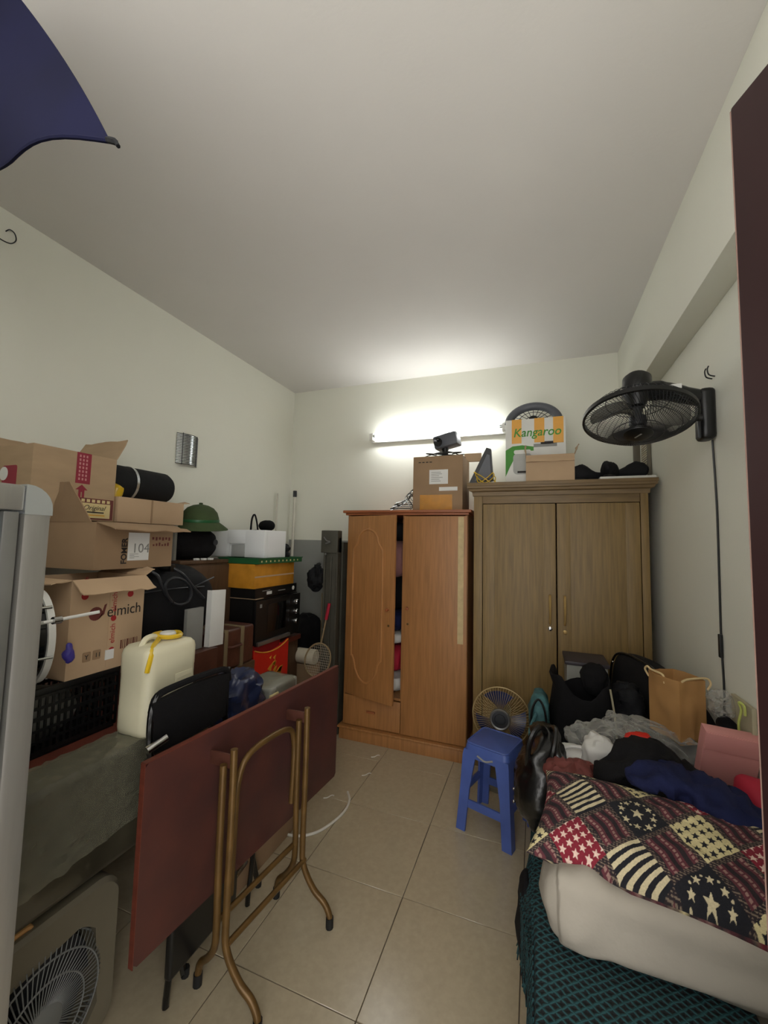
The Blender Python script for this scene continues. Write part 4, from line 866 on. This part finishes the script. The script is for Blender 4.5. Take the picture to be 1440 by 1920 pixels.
# ------------------------------------------------------------ black folding chair behind the table
def folding_chair():
    t = thing('folding_chair', 'folded black chair leaning behind the maroon table', 'chair', (-1.2, 1.3, 0))
    for y, y2 in ((1.05, 1.22), (1.40, 1.63)):
        obj('frame_tube', MB().tube(smooth([(-1.225, y + .03, 1.02), (-1.215, y, .96), (-1.21, y + .01, .80), (-1.20, (y + y2) / 2, .45), (-1.19, y2, .06), (-1.185, y2 + .01, .013)], 5), .0115, 8), 'leather', t)
        obj('rear_tube', MB().tube(smooth([(-1.17, y + .10, .62), (-1.165, y2 - .06, .30), (-1.16, y2 - .09, .04), (-1.16, y2 - .09, .013)], 5), .0105, 8), 'leather', t)
    def bk(u, v):
        return V((-1.215 + .018 * math.sin(PI * u), 1.05 + .36 * u, .84 + .165 * v + .02 * math.sin(PI * u) * v))
    obj('backrest', MB().sheet(bk, 14, 6, .022), 'blackfab', t, 60)
    obj('top_tube', MB().tube(smooth([(-1.225, 1.06, .97), (-1.225, 1.08, 1.02), (-1.215, 1.16, 1.035), (-1.2, 1.30, 1.04), (-1.215, 1.40, 1.02), (-1.225, 1.43, .97)], 4), .012, 8), 'blackfab', t)
    obj('seat', MB().box((-1.15, 1.10, .12), (-1.12, 1.42, .50), .014, m=None, seg=3), 'blackpl', t)
    obj('chrome_bar', MB().tube([(-1.16, 1.20, .13), (-1.16, 1.52, .20)], .009, 8), 'chrome', t); obj('chrome_bar', MB().tube([(-1.15, 1.2, .20), (-1.15, 1.54, .26)], .008, 8), 'chrome', t)
    obj('chrome_bar', MB().tube([(-1.165, 1.00, .885), (-1.15, 1.06, .905)], .013, 10), 'chrome', t)
    for y in (1.235, 1.645): obj('rubber_foot', MB().tube([(-1.186, y, 0), (-1.186, y, .03)], .014, 8), 'rubber', t)
folding_chair()

# ------------------------------------------------------------ maroon folding table, top hanging upright
def folding_table():
    t = thing('folding_table', 'maroon folding table with upright top and bronze tube legs', 'table', (-.98, 1.45, 0))
    F = fr((-1.085, .93, .33), (.085, 1.09, 0), (0, 0, 1)); Lh, Hh = 1.093, .565
    obj('table_top', MB().prism([(.012, 0), (Lh - .012, 0), (Lh, .012), (Lh, Hh - .012), (Lh - .012, Hh), (.012, Hh), (0, Hh - .012), (0, .012)], .018, F @ T(0, 0, -.018)), 'maroon', t)
    obj('edge_band', MB().box((.0, Hh - .001, -.0185), (Lh, Hh + .002, .0005), m=F).box((-.002, 0, -.0185), (0, Hh, .0005), m=F), 'redwood', t)
    r = .0125
    for (x, y) in ((-.98, 1.175), (-.935, 1.575)):
        obj('leg', MB().tube(smooth([(x + .012, y, .85), (x + .014, y, .6), (x + .012, y, .32), (x + .02, y - .002, .22), (x + .065, y + .008, .13), (x + .115, y + .014, .085), (x + .14, y + .014, .045), (x + .142, y + .014, .01)], 6), r, 10), 'brass', t)
        obj('leg', MB().tube(smooth([(x - .018, y - .014, .80), (x - .018, y - .014, .5), (x - .016, y - .012, .30), (x - .03, y + .0, .21), (x - .09, y + .04, .12), (x - .13, y + .05, .08), (x - .14, y + .052, .045), (x - .142, y + .053, .01)], 6), r, 10), 'brass', t)
        for dx, dy in ((.142, .014), (-.142, .053)): obj('rubber_foot', MB().tube([(x + dx, y + dy, 0), (x + dx, y + dy, .04)], .0155, 10), 'rubber', t)
        obj('pivot_bracket', MB().box((x - .09, y - .004, .785), (x + .006, y + .004, .83), .002), 'suitcase', t)
    for dz, dx in ((.295, -.02), (.235, .022)):
        obj('cross_bar', MB().tube([(-.98 + dx, 1.175, dz), (-.935 + dx, 1.58, dz)], .010, 10), 'brass', t)
    up = [(-1.005, 1.235, .33), (-1.0, 1.235, .60), (-.995, 1.235, .70), (-.99, 1.26, .765), (-.985, 1.33, .79), (-.975, 1.46, .79), (-.97, 1.53, .765), (-.97, 1.555, .70), (-.97, 1.557, .6), (-.975, 1.557, .46)]
    obj('folding_brace', MB().tube(smooth(up, 5), .0115, 10), 'brass', t)
folding_table()
# white cable on the floor
tag(obj('cable', MB().tube(smooth([(-1.40, 1.93, .007), (-1.302, 1.955, .007), (-1.182, 1.975, .007), (-1.098, 2.052, .007), (-1.049, 2.211, .007), (-1.058, 2.336, .007), (-1.107, 2.416, .007)], 6), .0068, 8), 'cable'), 'stiff white cable curving across the floor tiles', 'cable')
for k, (x, y) in enumerate(((-1.10, 2.62), (-1.22, 2.31), (-1.13, 2.86))):
    tag(obj('cable_scrap', MB().tube(smooth([(x, y, .004), (x + .02, y + .012, .004), (x + .035, y + .04, .006), (x + .05, y + .045, .004)], 3), .003, 6), 'cable'), ['white scrap near the right end of the maroon table', 'tiny white cable scrap beside the stiff white cable', 'pale scrap of cable close to the narrower wardrobe'][k], 'scrap', None)

# ------------------------------------------------------------ floor fan and blue stool
def floor_fan():
    t = thing('floor_fan', 'small old floor fan with beige wire guard behind the blue stool', 'fan', (-.215, 2.87, 0))
    c = V((-.215, 2.80, .465)); F = fr(c, (1, 0, 0), (0, .05, 1)); R_ = .178
    g, b = MB(), MB()
    for k in range(64):
        a = 2 * PI * k / 64
        g.tube([F @ V((r * math.cos(a), r * math.sin(a), h)) for r, h in ((.06, .055), (.11, .05), (.155, .035), (R_, .0))], .0013, 4)
        if k % 2: b.tube([F @ V((r * math.cos(a), r * math.sin(a), h)) for r, h in ((.05, -.075), (.12, -.065), (.16, -.04), (R_, .0))], .0013, 4)
    obj('front_guard', g, 'cone', t); obj('rear_guard', b, 'cone', t)
    obj('guard_rim', MB().tube([F @ V((R_ * math.cos(a), R_ * math.sin(a), 0)) for a in np.linspace(0, 2 * PI, 48, endpoint=False)], .004, 8, True), 'cone', t)
    obj('centre_cap', MB().lathe([(0, .062), (.03, .062), (.034, .068), (.058, .068), (.064, .06), (.064, .05), (0, .05)], F, 30), 'blackpl2', t)
    obj('cap_ring', MB().lathe([(.05, .068), (.058, .071), (.064, .064), (.06, .06), (.05, .068)], F, 30), 'steel', t)
    for k in range(3):
        a0 = 2 * PI * k / 3 + 1.7
        obj('blade', MB().sheet(lambda u, v: F @ V(((.025 + .13 * u) * math.cos(a0 + (v - .5) * 1.25 * (.5 + .6 * u)), (.025 + .13 * u) * math.sin(a0 + (v - .5) * 1.25 * (.5 + .6 * u)), .025 - .05 * v)), 6, 8, .003), 'bladeblue', t)
    obj('motor', MB().lathe([(0, -.17), (.04, -.165), (.055, -.14), (.055, -.08), (.03, -.05), (.02, .03), (0, .03)], F, 20), 'beigepl', t)
    obj('neck', MB().tube([(-.215, 2.90, .44), (-.215, 2.91, .10)], .02, 12), 'beigepl', t)
    obj('base', MB().lathe([(0, 0), (.13, 0), (.13, .02), (.10, .05), (.04, .075), (.03, .11), (0, .11)], T(-.215, 2.90, 0), 28), 'beigepl', t)
floor_fan()
def stool():
    t = thing('stool', 'tall blue plastic stool standing on the floor', 'stool', (-.26, 2.48, 0))
    # plan axes: bottom feet
    A = [V((-.413, 2.36, 0)), V((-.112, 2.30, 0)), V((-.135, 2.66, 0)), V((-.345, 2.70, 0))]
    A = [V((-.425, 2.37, 0)), V((-.118, 2.27, 0)), V((-.020, 2.57, 0)), V((-.327, 2.67, 0))]
    cen = sum(A, V()) / 4; H = .46
    ex = (A[1] - A[0]).normalized(); ey = (A[3] - A[0]).normalized()
    F = Matrix(((ex.x, ey.x, 0, cen.x), (ex.y, ey.y, 0, cen.y), (0, 0, 1, 0), (0, 0, 0, 1)))
    hb, ht = .158, .125
    seat = MB().loft([[F @ V((p, q, z)) for p, q in rrect(2 * s, 2 * s, rr, 4)] for z, s, rr in ((H - .075, ht + .008, .03), (H - .02, ht, .03), (H - .006, ht - .005, .028), (H - .0, ht - .016, .02))], cap=True)
    obj('seat', seat, 'bluestool', t)
    obj('seat_rim', MB().tube([F @ V((p, q, H - .004)) for p, q in rrect(2 * ht - .014, 2 * ht - .014, .028, 4)], .006, 6, True), 'bluestool', t)
    for sx, sy in ((-1, -1), (1, -1), (1, 1), (-1, 1)):
        rings = []
        for z, h_, w in ((.0, hb, .052), (.22, (hb * .52 + ht * .48), .055), (H - .07, ht + .008, .075), (H - .04, ht + .003, .10)):
            o_ = h_; th = .012
            L_ = [(o_, o_), (o_ - w, o_), (o_ - w, o_ - th), (o_ - th - .004, o_ - th - .004), (o_ - th, o_ - w), (o_, o_ - w)]
            rings.append([F @ V((sx * p, sy * q, z)) for p, q in L_])
        obj('leg', MB().loft(rings), 'bluestool', t)
    for k in range(4):
        Fk = F @ RZ(90 * k); h_ = hb * .66 + ht * .34
        z0 = .125 if k % 2 == 0 else .165
        obj('stretcher', MB().box((-h_ + .04, -h_ + .002, z0), (h_ - .04, -h_ + .014, z0 + .042), .002, m=Fk), 'bluestool', t)
    obj('grip_badge', MB().tube([F @ V((x, -ht - .008, H - .06 - .008 * math.cos(x * 60))) for x in np.linspace(-.045, .045, 9)], .005, 6), 'greyp', t)
stool()

# ------------------------------------------------------------ bed and what lies on it
t = thing('low_bed', 'low wooden bed along the right wall buried under belongings', 'bed', (.34, 1.95, 0))
obj('side_board', MB().box((.0, .98, 0), (.02, 2.98, .33), .003), 'bedwood', t); obj('side_board', MB().box((.735, .98, 0), (.752, 2.98, .33), .003), 'bedwood', t)
obj('end_board', MB().box((.02, .98, 0), (.735, 1.0, .33), .003), 'bedwood', t); obj('end_board', MB().box((.02, 2.96, 0), (.735, 2.98, .33), .003), 'bedwood', t)
obj('slat_base', MB().box((.022, 1.002, .25), (.733, 2.958, .30)), 'bedwood', t)
obj('mattress', MB().box((.006, .99, .332), (.745, 2.97, .415), .03, seg=3), 'mattress', t)
t = thing('knit_throw', 'teal crocheted throw draped over the bed edge', 'blanket', (-.03, 1.5, .1))
def th(u, v):
    y = 1.0 + 1.02 * u; w = .006 * math.sin(u * 40) + .006 * math.sin(u * 17 + 1)
    if v < .4: return V((.50 - .495 * v / .4, y, .427 + .003 * math.sin(30 * u) * v))
    q = (v - .4) / .6; lift = .0 if u > .55 else 0
    drop = .30 if u < .34 else (.20 if u < .75 else .24)
    bu = .034 * math.exp(-((u - .55) / .16) ** 2)
    return V((-.002 - (.010 + bu) * math.sin(min(1, q * 4) * PI / 2) + w * q - .006 * q, y, .427 - drop * q - .012 * math.sin(q * PI)))
obj('throw_sheet', MB().sheet(th, 90, 44, .008), 'teal', t)
net = MB()
for i in range(70):
    u = i / 70
    for sgn in (1, -1):
        pts = [th(min(.999, max(0, u + sgn * .05 * k)), .42 + .11 * k) + V((-.007, 0, 0)) for k in range(6)]
        net.tube(pts, .0026, 4)
stuff(obj('net_stitches', net, 'teal', t))
fg = MB()
for i in range(150):
    p = th(i / 150, 1.0); d = .05 + .03 * rng.random()
    fg.tube([p, p + V((-.006 + .012 * rng.random(), .008 * (rng.random() - .5), -d * .5)), p + V((-.008 + .02 * rng.random(), .02 * (rng.random() - .5), -d))], [.004, .0035, .002], 4)
stuff(obj('fringe', fg, 'teal', t))
def duvet():
    t = thing('duvet', 'big folded white duvet at the near end of the bed', 'duvet', (.4, 1.5, .43))
    b = MB().blob((.385, 1.50, .545), (.355, .215, .128), (10, 4.2), .034, 4.6, 2, (130, 70), flat=.433, m=RZ(-2), shape=lambda a, b, cc, q: (q.x, q.y + (.018 * (a < -.9)), q.z + .012 * max(0, -a - .75) * 4 * (cc > 0)))
    obj('duvet_body', b, 'duvet', t, 80)
duvet()
# patterned pillow with woven star print
def star(px, py, R, rin=.42, rot=PI / 2):
    r = np.hypot(px, py); a = np.arctan2(py, px) - rot; s = 2 * PI / 5
    tt = np.abs(np.mod(a + s / 2, s) - s / 2); x, y = r * np.cos(tt), r * np.sin(tt)
    x2, y2 = R * rin * math.cos(s / 2), R * rin * math.sin(s / 2)
    return ((x - R) * (y2) - (y) * (x2 - R)) <= 0 if False else ((x2 - R) * y - (y2) * (x - R)) >= 0
def star_print(X, Y):
    g = np.array([lin(c) for c in (0,)]); C = np.zeros(X.shape + (3,))
    def K(t): return np.array(rgb(t)[:3])
    red, cream, blk, mar, dk = K((128, 28, 46)), K((206, 192, 156)), K((20, 20, 28)), K((92, 42, 50)), K((38, 28, 32))
    s = .108; c45 = math.sqrt(.5)
    a = (X + Y) * c45 / s; b = (Y - X) * c45 / s
    i, j = np.floor(a), np.floor(b); p, q = a - i, b - j
    h = np.floor((i - j) / 2); r = np.floor((i + j) / 2); typ = np.mod(h + r + 1, 4); patch = np.mod(i + j, 2) == 0
    # striped maroon cells
    wv = np.sin((p * 3.2 + .10 * np.sin(q * 9)) * 2 * PI); fine = np.sin(q * 34 * 2)
    C[:] = mar
    C[wv > .35] = dk; C[(wv < -.78) & (fine > -.55)] = K((150, 116, 108))
    P = patch
    # patches (local coordinates -.5..2.5 across)
    m0 = P & (typ == 0); C[m0] = red
    gx, gy = p * 4.4, q * 4.4; fx, fy = gx - np.floor(gx) - .5, gy - np.floor(gy) - .5
    rotx, roty = (fx - fy) * c45, (fx + fy) * c45
    st = star(rotx, roty, .46)
    C[m0 & st] = K((226, 196, 182))
    m1 = P & (typ == 1); C[m1] = np.where((np.mod(q * 6.0, 1) < .5)[..., None], blk, cream)[m1]
    m2 = P & (typ == 2); C[m2] = blk
    u, v = (p - .5 - (q - .5)) * c45, (p - .5 + q - .5) * c45
    big = star(u, v, .17)
    ang = np.arctan2(v, u); k = np.round(ang / (PI / 4)); cx, cy = .37 * np.cos(k * PI / 4), .37 * np.sin(k * PI / 4)
    sm = star(u - cx, v - cy, .10); k2 = np.round((ang - PI / 8) / (PI / 4)); ex, ey = .42 * np.cos(k2 * PI / 4 + PI / 8), .42 * np.sin(k2 * PI / 4 + PI / 8)
    sm2 = np.hypot(u - ex, v - ey) < .03
    C[m2 & (big | sm | sm2)] = cream
    m3 = P & (typ == 3); C[m3] = K((212, 198, 150))
    C[m3 & st & (np.abs(rotx) < .45)] = blk
    # text-like woven borders
    e = np.minimum(np.minimum(p, 1 - p), np.minimum(q, 1 - q)); band = (e < .11) & ~P
    bl = (np.sin(a * 61) * np.sin(b * 47) + np.sin((a + b) * 90)) > .55
    C[band] = dk; C[band & bl] = K((124, 108, 92))
    return C
def star_pillow():
    NU, NV = 620, 300
    mtx = T(.378, 1.455, .69) @ RZ(-11) @ RX(14)
    hx, hy, ht = .385, .175, .095
    U, Vv = np.meshgrid(np.linspace(-1, 1, NU + 1), np.linspace(-1, 1, NV + 1), indexing='ij')
    prof = (1 - np.abs(U) ** 3.6) ** .5 * (1 - np.abs(Vv) ** 2.8) ** .6
    wob = np.array([[noise.fractal(V((u * 2.2, v * 2.2, 3)), 1., 2., 3) for v in np.linspace(-1, 1, 61)] for u in np.linspace(-1, 1, 121)])
    iu = (U + 1) / 2 * 120; iv = (Vv + 1) / 2 * 60; a0 = np.clip(iu.astype(int), 0, 119); b0 = np.clip(iv.astype(int), 0, 59); fu, fv = iu - a0, iv - b0
    W = (wob[a0, b0] * (1 - fu) * (1 - fv) + wob[a0 + 1, b0] * fu * (1 - fv) + wob[a0, b0 + 1] * (1 - fu) * fv + wob[a0 + 1, b0 + 1] * fu * fv)
    pin = 1 - .06 * (1 - np.abs(Vv) ** 2) * np.abs(U) ** 6
    pin2 = 1 - .07 * (1 - np.abs(U) ** 2) * np.abs(Vv) ** 6
    Xp = hx * U * pin; Yp = hy * Vv * pin2
    top = np.stack([Xp, Yp, ht * prof * (1 + .10 * W) + .004 * W * (prof > 0)], -1)
    n = (NU + 1) * (NV + 1)
    nu2, nv2 = 62, 30
    bot = top[::10, ::10].copy(); bot[..., 2] = -.85 * ht * prof[::10, ::10]
    R3 = np.array(mtx.to_3x3()); tr = np.array(mtx.translation)
    va = top.reshape(-1, 3) @ R3.T + tr; vb = bot.reshape(-1, 3) @ R3.T + tr
    ii, jj = np.meshgrid(np.arange(NU), np.arange(NV), indexing='ij'); k = ii * (NV + 1) + jj
    fa = np.stack([k, k + NV + 1, k + NV + 2, k + 1], -1).reshape(-1, 4)
    ii, jj = np.meshgrid(np.arange(nu2), np.arange(nv2), indexing='ij'); k = n + ii * (nv2 + 1) + jj
    fb_ = np.stack([k, k + 1, k + nv2 + 2, k + nv2 + 1], -1).reshape(-1, 4)
    verts = np.vstack([va, vb]); faces = np.vstack([fa, fb_])
    me = bpy.data.meshes.new('pillow'); me.vertices.add(len(verts)); me.vertices.foreach_set('co', verts.ravel())
    me.loops.add(faces.size); me.loops.foreach_set('vertex_index', faces.ravel().astype(np.int32))
    me.polygons.add(len(faces)); me.polygons.foreach_set('loop_start', (np.arange(len(faces)) * 4).astype(np.int32))
    me.update(calc_edges=True)
    col = star_print(top[..., 0] + .25, np.sign(Vv) * (np.abs(top[..., 1]) + .35 * np.maximum(0, np.abs(Vv) - .6) * .12) + .03 * U + .085)
    cb = star_print(bot[..., 0], bot[..., 1])
    allc = np.vstack([col.reshape(-1, 3), cb.reshape(-1, 3)]); allc = np.hstack([allc, np.ones((len(allc), 1))])
    at = me.color_attributes.new('print', 'FLOAT_COLOR', 'POINT'); at.data.foreach_set('color', allc.ravel().astype(np.float32))
    o = place('pillow', me, 'starpr', None, 80)
    tag(o, 'maroon patchwork pillow woven with stars and stripes', 'pillow')
star_pillow()
tag(obj('patterned_cloth', MB().blob((.13, 1.73, .70), (.10, .09, .05), (2.3, 2.3), .025, 12, 6, (36, 20), ridge=True), 'brownp'), 'crumpled dark patterned cloth behind the patchwork pillow', 'cloth')
tag(obj('floral_pouch', MB().blob((.15, 1.93, .69), (.06, .06, .05), (2.5, 2.5), .012, 16, 7, (28, 16)).tube(smooth([(.10, 1.90, .73), (.14, 1.88, .755), (.2, 1.9, .745)], 4), .007, 6), 'whitecl'), 'small pale pouch with cord behind the patterned cloth', 'pouch')
# filler bedding under the heap
tag(obj('folded_quilt', MB().blob((.42, 2.02, .545), (.29, .25, .13), (4, 3), .012, 5, 3, (50, 26), flat=.417), 'blackcanvas'), 'dark folded quilt under the heap of bags on the bed', 'quilt')
# jackets
def drape(name, path, w, h, mk, label, cat, seed, z0):
    b = MB(); P = smooth(path, 8); n = len(P); rings = []
    off = V((seed * 3.3, seed * 1.1, seed * 5.7))
    for i, p in enumerate(P):
        tgt = (P[min(i + 1, n - 1)] - P[max(i - 1, 0)]); s = V((-tgt.y, tgt.x, 0)).normalized(); e = math.sin(PI * (i + .35) / (n - .3)) ** .45
        ring = []
        for k in range(26):
            a = 2 * PI * k / 26; x = math.copysign(abs(math.cos(a)) ** .8, math.cos(a)) * w * e; z = math.copysign(abs(math.sin(a)) ** .8, math.sin(a)) * h * e
            q = p + s * x + V((0, 0, z)); d = noise.fractal((q + off) * 11, 1., 2., 3); d = .5 - 1.8 * abs(d)
            q += (s * math.cos(a) + V((0, 0, math.sin(a)))) * d * .036 * e
            ring.append(q)
        rings.append(ring)
    b.loft(rings)
    return tag(obj(name, b, mk, None, 80), label, cat)
drape('jacket', [(.29, 1.60, .80), (.38, 1.63, .815), (.50, 1.60, .80), (.60, 1.53, .775), (.70, 1.45, .735)], .09, .032, 'navy', 'crumpled navy jacket lying across the patchwork pillow', 'jacket', 3, .7)
drape('sweater', [(.20, 1.68, .74), (.28, 1.72, .79), (.38, 1.76, .81), (.47, 1.76, .78), (.56, 1.72, .74)], .085, .05, 'blackfab', 'black knitted top crumpled behind the navy jacket', 'clothes', 8, .7)
tag(obj('red_cloth', MB().blob((.69, 1.76, .72), (.055, .09, .085), (2.8, 2.8), .012, 9, 5, (28, 18)), 'redcl'), 'crimson cloth under the pink board at the right wall', 'cloth')
t = thing('pink_box', 'pink card box leaning at the right wall beside the kraft bag', 'box', (.66, 1.96, .69))
Fp = T(.575, 1.93, .70) @ RX(14) @ RY(4)
obj('box_body', MB().box((0, 0, 0), (.172, .05, .20), .002, m=Fp), 'pink', t)
obj('box_flap', MB().box((.002, -.004, .13), (.17, 0, .198), .001, m=Fp), 'pink', t)
# kraft bag
def kraft_bag():
    t = thing('kraft_bag', 'brown kraft paper bag with cream rope handles on the bed', 'bag', (.67, 2.45, .66))
    h = .262; tk = .002
    A_, B_, C_ = V((.488, 2.235, .745)), V((.565, 2.09, .745)), V((.675, 2.148, .745)); D_ = A_ + (C_ - B_)
    cz = crumple(6, .012, 12)
    def pan(p, q, name, mk, lean):
        nrm = (q - p).cross(V((0, 0, 1))).normalized()
        def f(u, v):
            x = p.lerp(q, u) + V((0, 0, h * v)) + nrm * (cz((u * .3 + p.x, v * .3, 0)) * math.sin(PI * u) + lean * math.sin(PI * u) * (v - .4) * .03)
            return x
        return obj(name, MB().sheet(f, 8, 12, tk), mk, t)
    pan(A_, B_, 'side_panel', 'kraft', 1); pan(B_, C_, 'front_panel', 'kraft', 0); pan(C_, D_, 'side_panel', 'kraft', 1); pan(D_, A_, 'back_panel', 'kraft', 0)
    bt = MB(); vs = [bt.bm.verts.new(x) for x in (A_, B_, C_, D_)]; bt.bm.faces.new(vs); bmesh.ops.solidify(bt.bm, geom=bt.bm.faces[:], thickness=.002); obj('bag_bottom', bt, 'kraft', t)
    z = .745 + h
    obj('rope_handle', MB().tube(smooth([A_ + V((0, 0, h - .03)), A_ + V((-.014, .0, h)), A_ + V((-.008, -.016, h + .018)), A_ + V((.004, -.026, h + .008)), A_.lerp(B_, .55) + V((-.008, -.006, h + .004)), A_.lerp(B_, .6) + V((-.008, -.006, h - .03))], 5), .0045, 6), 'rope', t)
    obj('rope_handle', MB().tube(smooth([B_ + V((.01, -.004, h)), B_.lerp(C_, .4) + V((-.003, -.004, h + .008)), C_ + V((.004, 0, h + .01)), C_ + V((.018, -.004, h - .01)), C_ + V((.006, -.004, h - .035))], 5), .0045, 6), 'rope', t)
kraft_bag()
# clear plastic bags
tag(obj('clear_bag', MB().blob((.30, 2.05, .735), (.17, .10, .055), (2.2, 2.), .03, 9, 4, (60, 30), ridge=True), 'clear'), 'clear plastic bag lying left of the kraft bag', 'bag')
tag(obj('clear_sleeve', MB().blob((0, 0, 0), (.24, .085, .045), (2.6, 2.2), .025, 9, 9, (60, 30), ridge=True, m=RZ(-28) @ RY(9)), 'clear'), 'long clear plastic sleeve running down below the kraft bag', 'bag').location = V((.50, 2.12, .66))
tag(obj('white_pouch', MB().blob((.235, 1.90, .745), (.065, .07, .06), (3, 2.6), .016, 10, 3, (36, 20), ridge=True), 'whitecl'), 'white soft pouch between the clear bag and black knitted top', 'pouch')
tag(obj('red_packet', MB().blob((.375, 1.93, .81), (.045, .03, .022), (3, 2.4), .012, 18, 2, (24, 12)), 'red'), 'small orange-red packet behind the black knitted top', 'packet')
# big black bag along the wall
def suit_bag():
    t = thing('travel_bag', 'big black soft suitcase leaning along the right wall', 'bag', (.6, 2.6, .43))
    m_ = RZ(-73) @ RX(-5)
    def sh(a, b, cc, q): return (q.x, q.y, q.z - .10 * max(0, a + .15) ** 1.4)
    obj('bag_body', MB().blob((.585, 2.53, .70), (.40, .062, .255), (5, 4.5), .005, 7, 5, (70, 36), m=m_, shape=sh), 'blackcanvas', t, 80)
    P = []
    for k in range(44):
        a = 2 * PI * k / 44; ca, sa = math.copysign(abs(math.cos(a)) ** .42, math.cos(a)), math.copysign(abs(math.sin(a)) ** .42, math.sin(a))
        q = V((.40 * ca * .99, -.048, .255 * sa * .99)); q.z -= .10 * max(0, ca + .15) ** 1.4; P.append(m_ @ q + V((.585, 2.53, .70)))
    obj('piping', MB().tube(P, .007, 6, True), 'leather', t)
    obj('rivet', MB().blob(m_ @ V((-.345, -.066, .17)) + V((.585, 2.53, .70)), (.007, .007, .007), (2, 2), seg=(10, 6)), 'chrome', t)
suit_bag()
# grey flat carton by the wardrobe
t = thing('lidded_box', 'grey box with dark lid against the taller wardrobe', 'box', (.36, 2.9, .42))
obj('box_body', MB().box((.175, 2.78, .417), (.40, 3.02, .845), .004), 'greybox', t); obj('box_lid', MB().box((.165, 2.77, .846), (.41, 3.03, .868), .005), 'lidk', t)
quad('box_sticker', NY(2.78, .205, .417), (.14, .36), (.19, .385), 'card2', t)
# black open bag, leather bag, teal backpack
def black_bag():
    t = thing('tote_bag', 'open black fabric bag standing at the far bed edge', 'bag', (.2, 2.42, .43))
    rings = []; cz = crumple(4, .035, 6)
    for z, s in ((.418, .9), (.43, 1.), (.55, 1.04), (.68, 1.02), (.78, .98), (.86, 1.0), (.865, .94), (.78, .90), (.70, .86)):
        ring = []
        for k in range(36):
            a = 2 * PI * k / 36; p = V((.215 + .135 * s * math.copysign(abs(math.cos(a)) ** .7, math.cos(a)), 2.44 + .13 * s * math.copysign(abs(math.sin(a)) ** .7, math.sin(a)), z))
            p.z += .05 * math.sin(a * 2 + 1.2) * (z > .7) + .02 * math.sin(5 * a) * (z > .7)
            d = cz(p); p += V((math.cos(a), math.sin(a), 0)) * d
            ring.append(p)
        rings.append(ring)
    obj('bag_body', MB().loft(rings), 'blackfab', t, 80)
    obj('seam', MB().tube(smooth([(.345, 2.345, .86), (.36, 2.33, .74), (.37, 2.33, .60)], 5), .005, 6), 'khaki', t)
    obj('inner_roll', MB().blob((.29, 2.46, .87), (.06, .07, .075), (2.2, 2.2), .016, 14, 3, (28, 18)), 'blackfab', t)
black_bag()
tag(obj('dark_jacket', MB().blob((.435, 2.47, .66), (.07, .14, .20), (2.4, 2.4), .035, 8, 9, (44, 26), ridge=True), 'blackcanvas'), 'black jacket heaped between the tote bag and the suitcase', 'jacket')
t = thing('teal_bag', 'teal padded bag standing between the fan and black tote', 'bag', (.0, 2.25, .42))
obj('bag_body', MB().blob((.012, 2.36, .60), (.05, .13, .20), (3.2, 3.2), .014, 12, 3, (36, 26), flat=.418), 'tealbag', t, 80)
obj('piping', MB().tube(smooth([(-.02, 2.24, .44), (-.03, 2.235, .6), (-.02, 2.24, .74), (.01, 2.26, .79), (.04, 2.24, .74), (.05, 2.225, .6)], 5), .006, 6), 'blackpl', t)
obj('strap', MB().tube(smooth([(.0, 2.23, .73), (-.03, 2.19, .66), (-.02, 2.17, .55), (.0, 2.2, .46)], 5), .008, 6), 'tealbag', t)
def leather_bag():
    t = thing('leather_bag', 'slouched shiny black leather bag next to the blue stool', 'bag', (.0, 1.9, .42))
    def sh(a, b, cc, q): return (q.x * (1 - .35 * max(0, cc)), q.y * (1 - .3 * max(0, cc)), q.z)
    obj('bag_body', MB().blob((.03, 1.93, .60), (.105, .19, .18), (2.8, 2.6), .032, 6, 11, (56, 32), ridge=True, shape=sh), 'leather', t, 80)
    obj('handle', MB().tube(smooth([(-.035, 1.82, .66), (-.03, 1.80, .76), (.0, 1.83, .82), (.03, 1.88, .80), (.05, 1.92, .70)], 6), .012, 8), 'leather', t)
    obj('handle', MB().tube(smooth([(.03, 1.80, .64), (.06, 1.80, .74), (.075, 1.86, .81), (.06, 1.93, .79), (.05, 1.98, .70)], 6), .011, 8), 'leather', t)
    obj('buckle', MB().tube([(.04 + .012 * math.cos(a), 1.79, .665 + .012 * math.sin(a)) for a in np.linspace(0, 2 * PI, 12, endpoint=False)], .0025, 6, True), 'chrome', t)
    for z in (.55, .50): obj('stud', MB().blob((-.09, 1.86, z), (.006, .006, .006), (2, 2), seg=(8, 6)), 'chrome', t)
leather_bag()
tag(obj('dark_sleeve', MB().blob((-.035, 1.60, .29), (.03, .11, .12), (2.4, 2.2), .012, 9, 3, (26, 20)), 'blackfab'), 'black sleeve hanging off the bed edge below the leather bag', 'cloth')
# corner bits beside the pink box
tag(obj('baseball_cap', MB().blob((.715, 2.06, .845), (.036, .055, .05), (2.6, 2.4), .008, 12, 3, (28, 16)), 'blackfab'), 'black cap wedged between the kraft bag and right wall', 'cap')
tag(obj('crinkled_wrap', MB().blob((.712, 2.10, .935), (.034, .05, .04), (2.4, 2.2), .025, 18, 3, (40, 22), ridge=True), 'clear'), 'crinkled clear wrapper beside the kraft bag at the right wall', 'wrapper')
tag(obj('board_scrap', MB().box((.742, 1.92, .80), (.757, 2.09, .985), .002), 'khaki'), 'small beige board leaning on the right wall above the pink box', 'board')
tag(obj('lime_cord', MB().tube(smooth([(.725, 1.98, .86), (.722, 1.975, .91), (.728, 1.965, .96), (.72, 1.96, .99), (.728, 1.94, .985), (.73, 1.94, .95)], 5), .0045, 6), 'ltgreen'), 'lime yellow cord by the beige board at the right wall', 'cord')
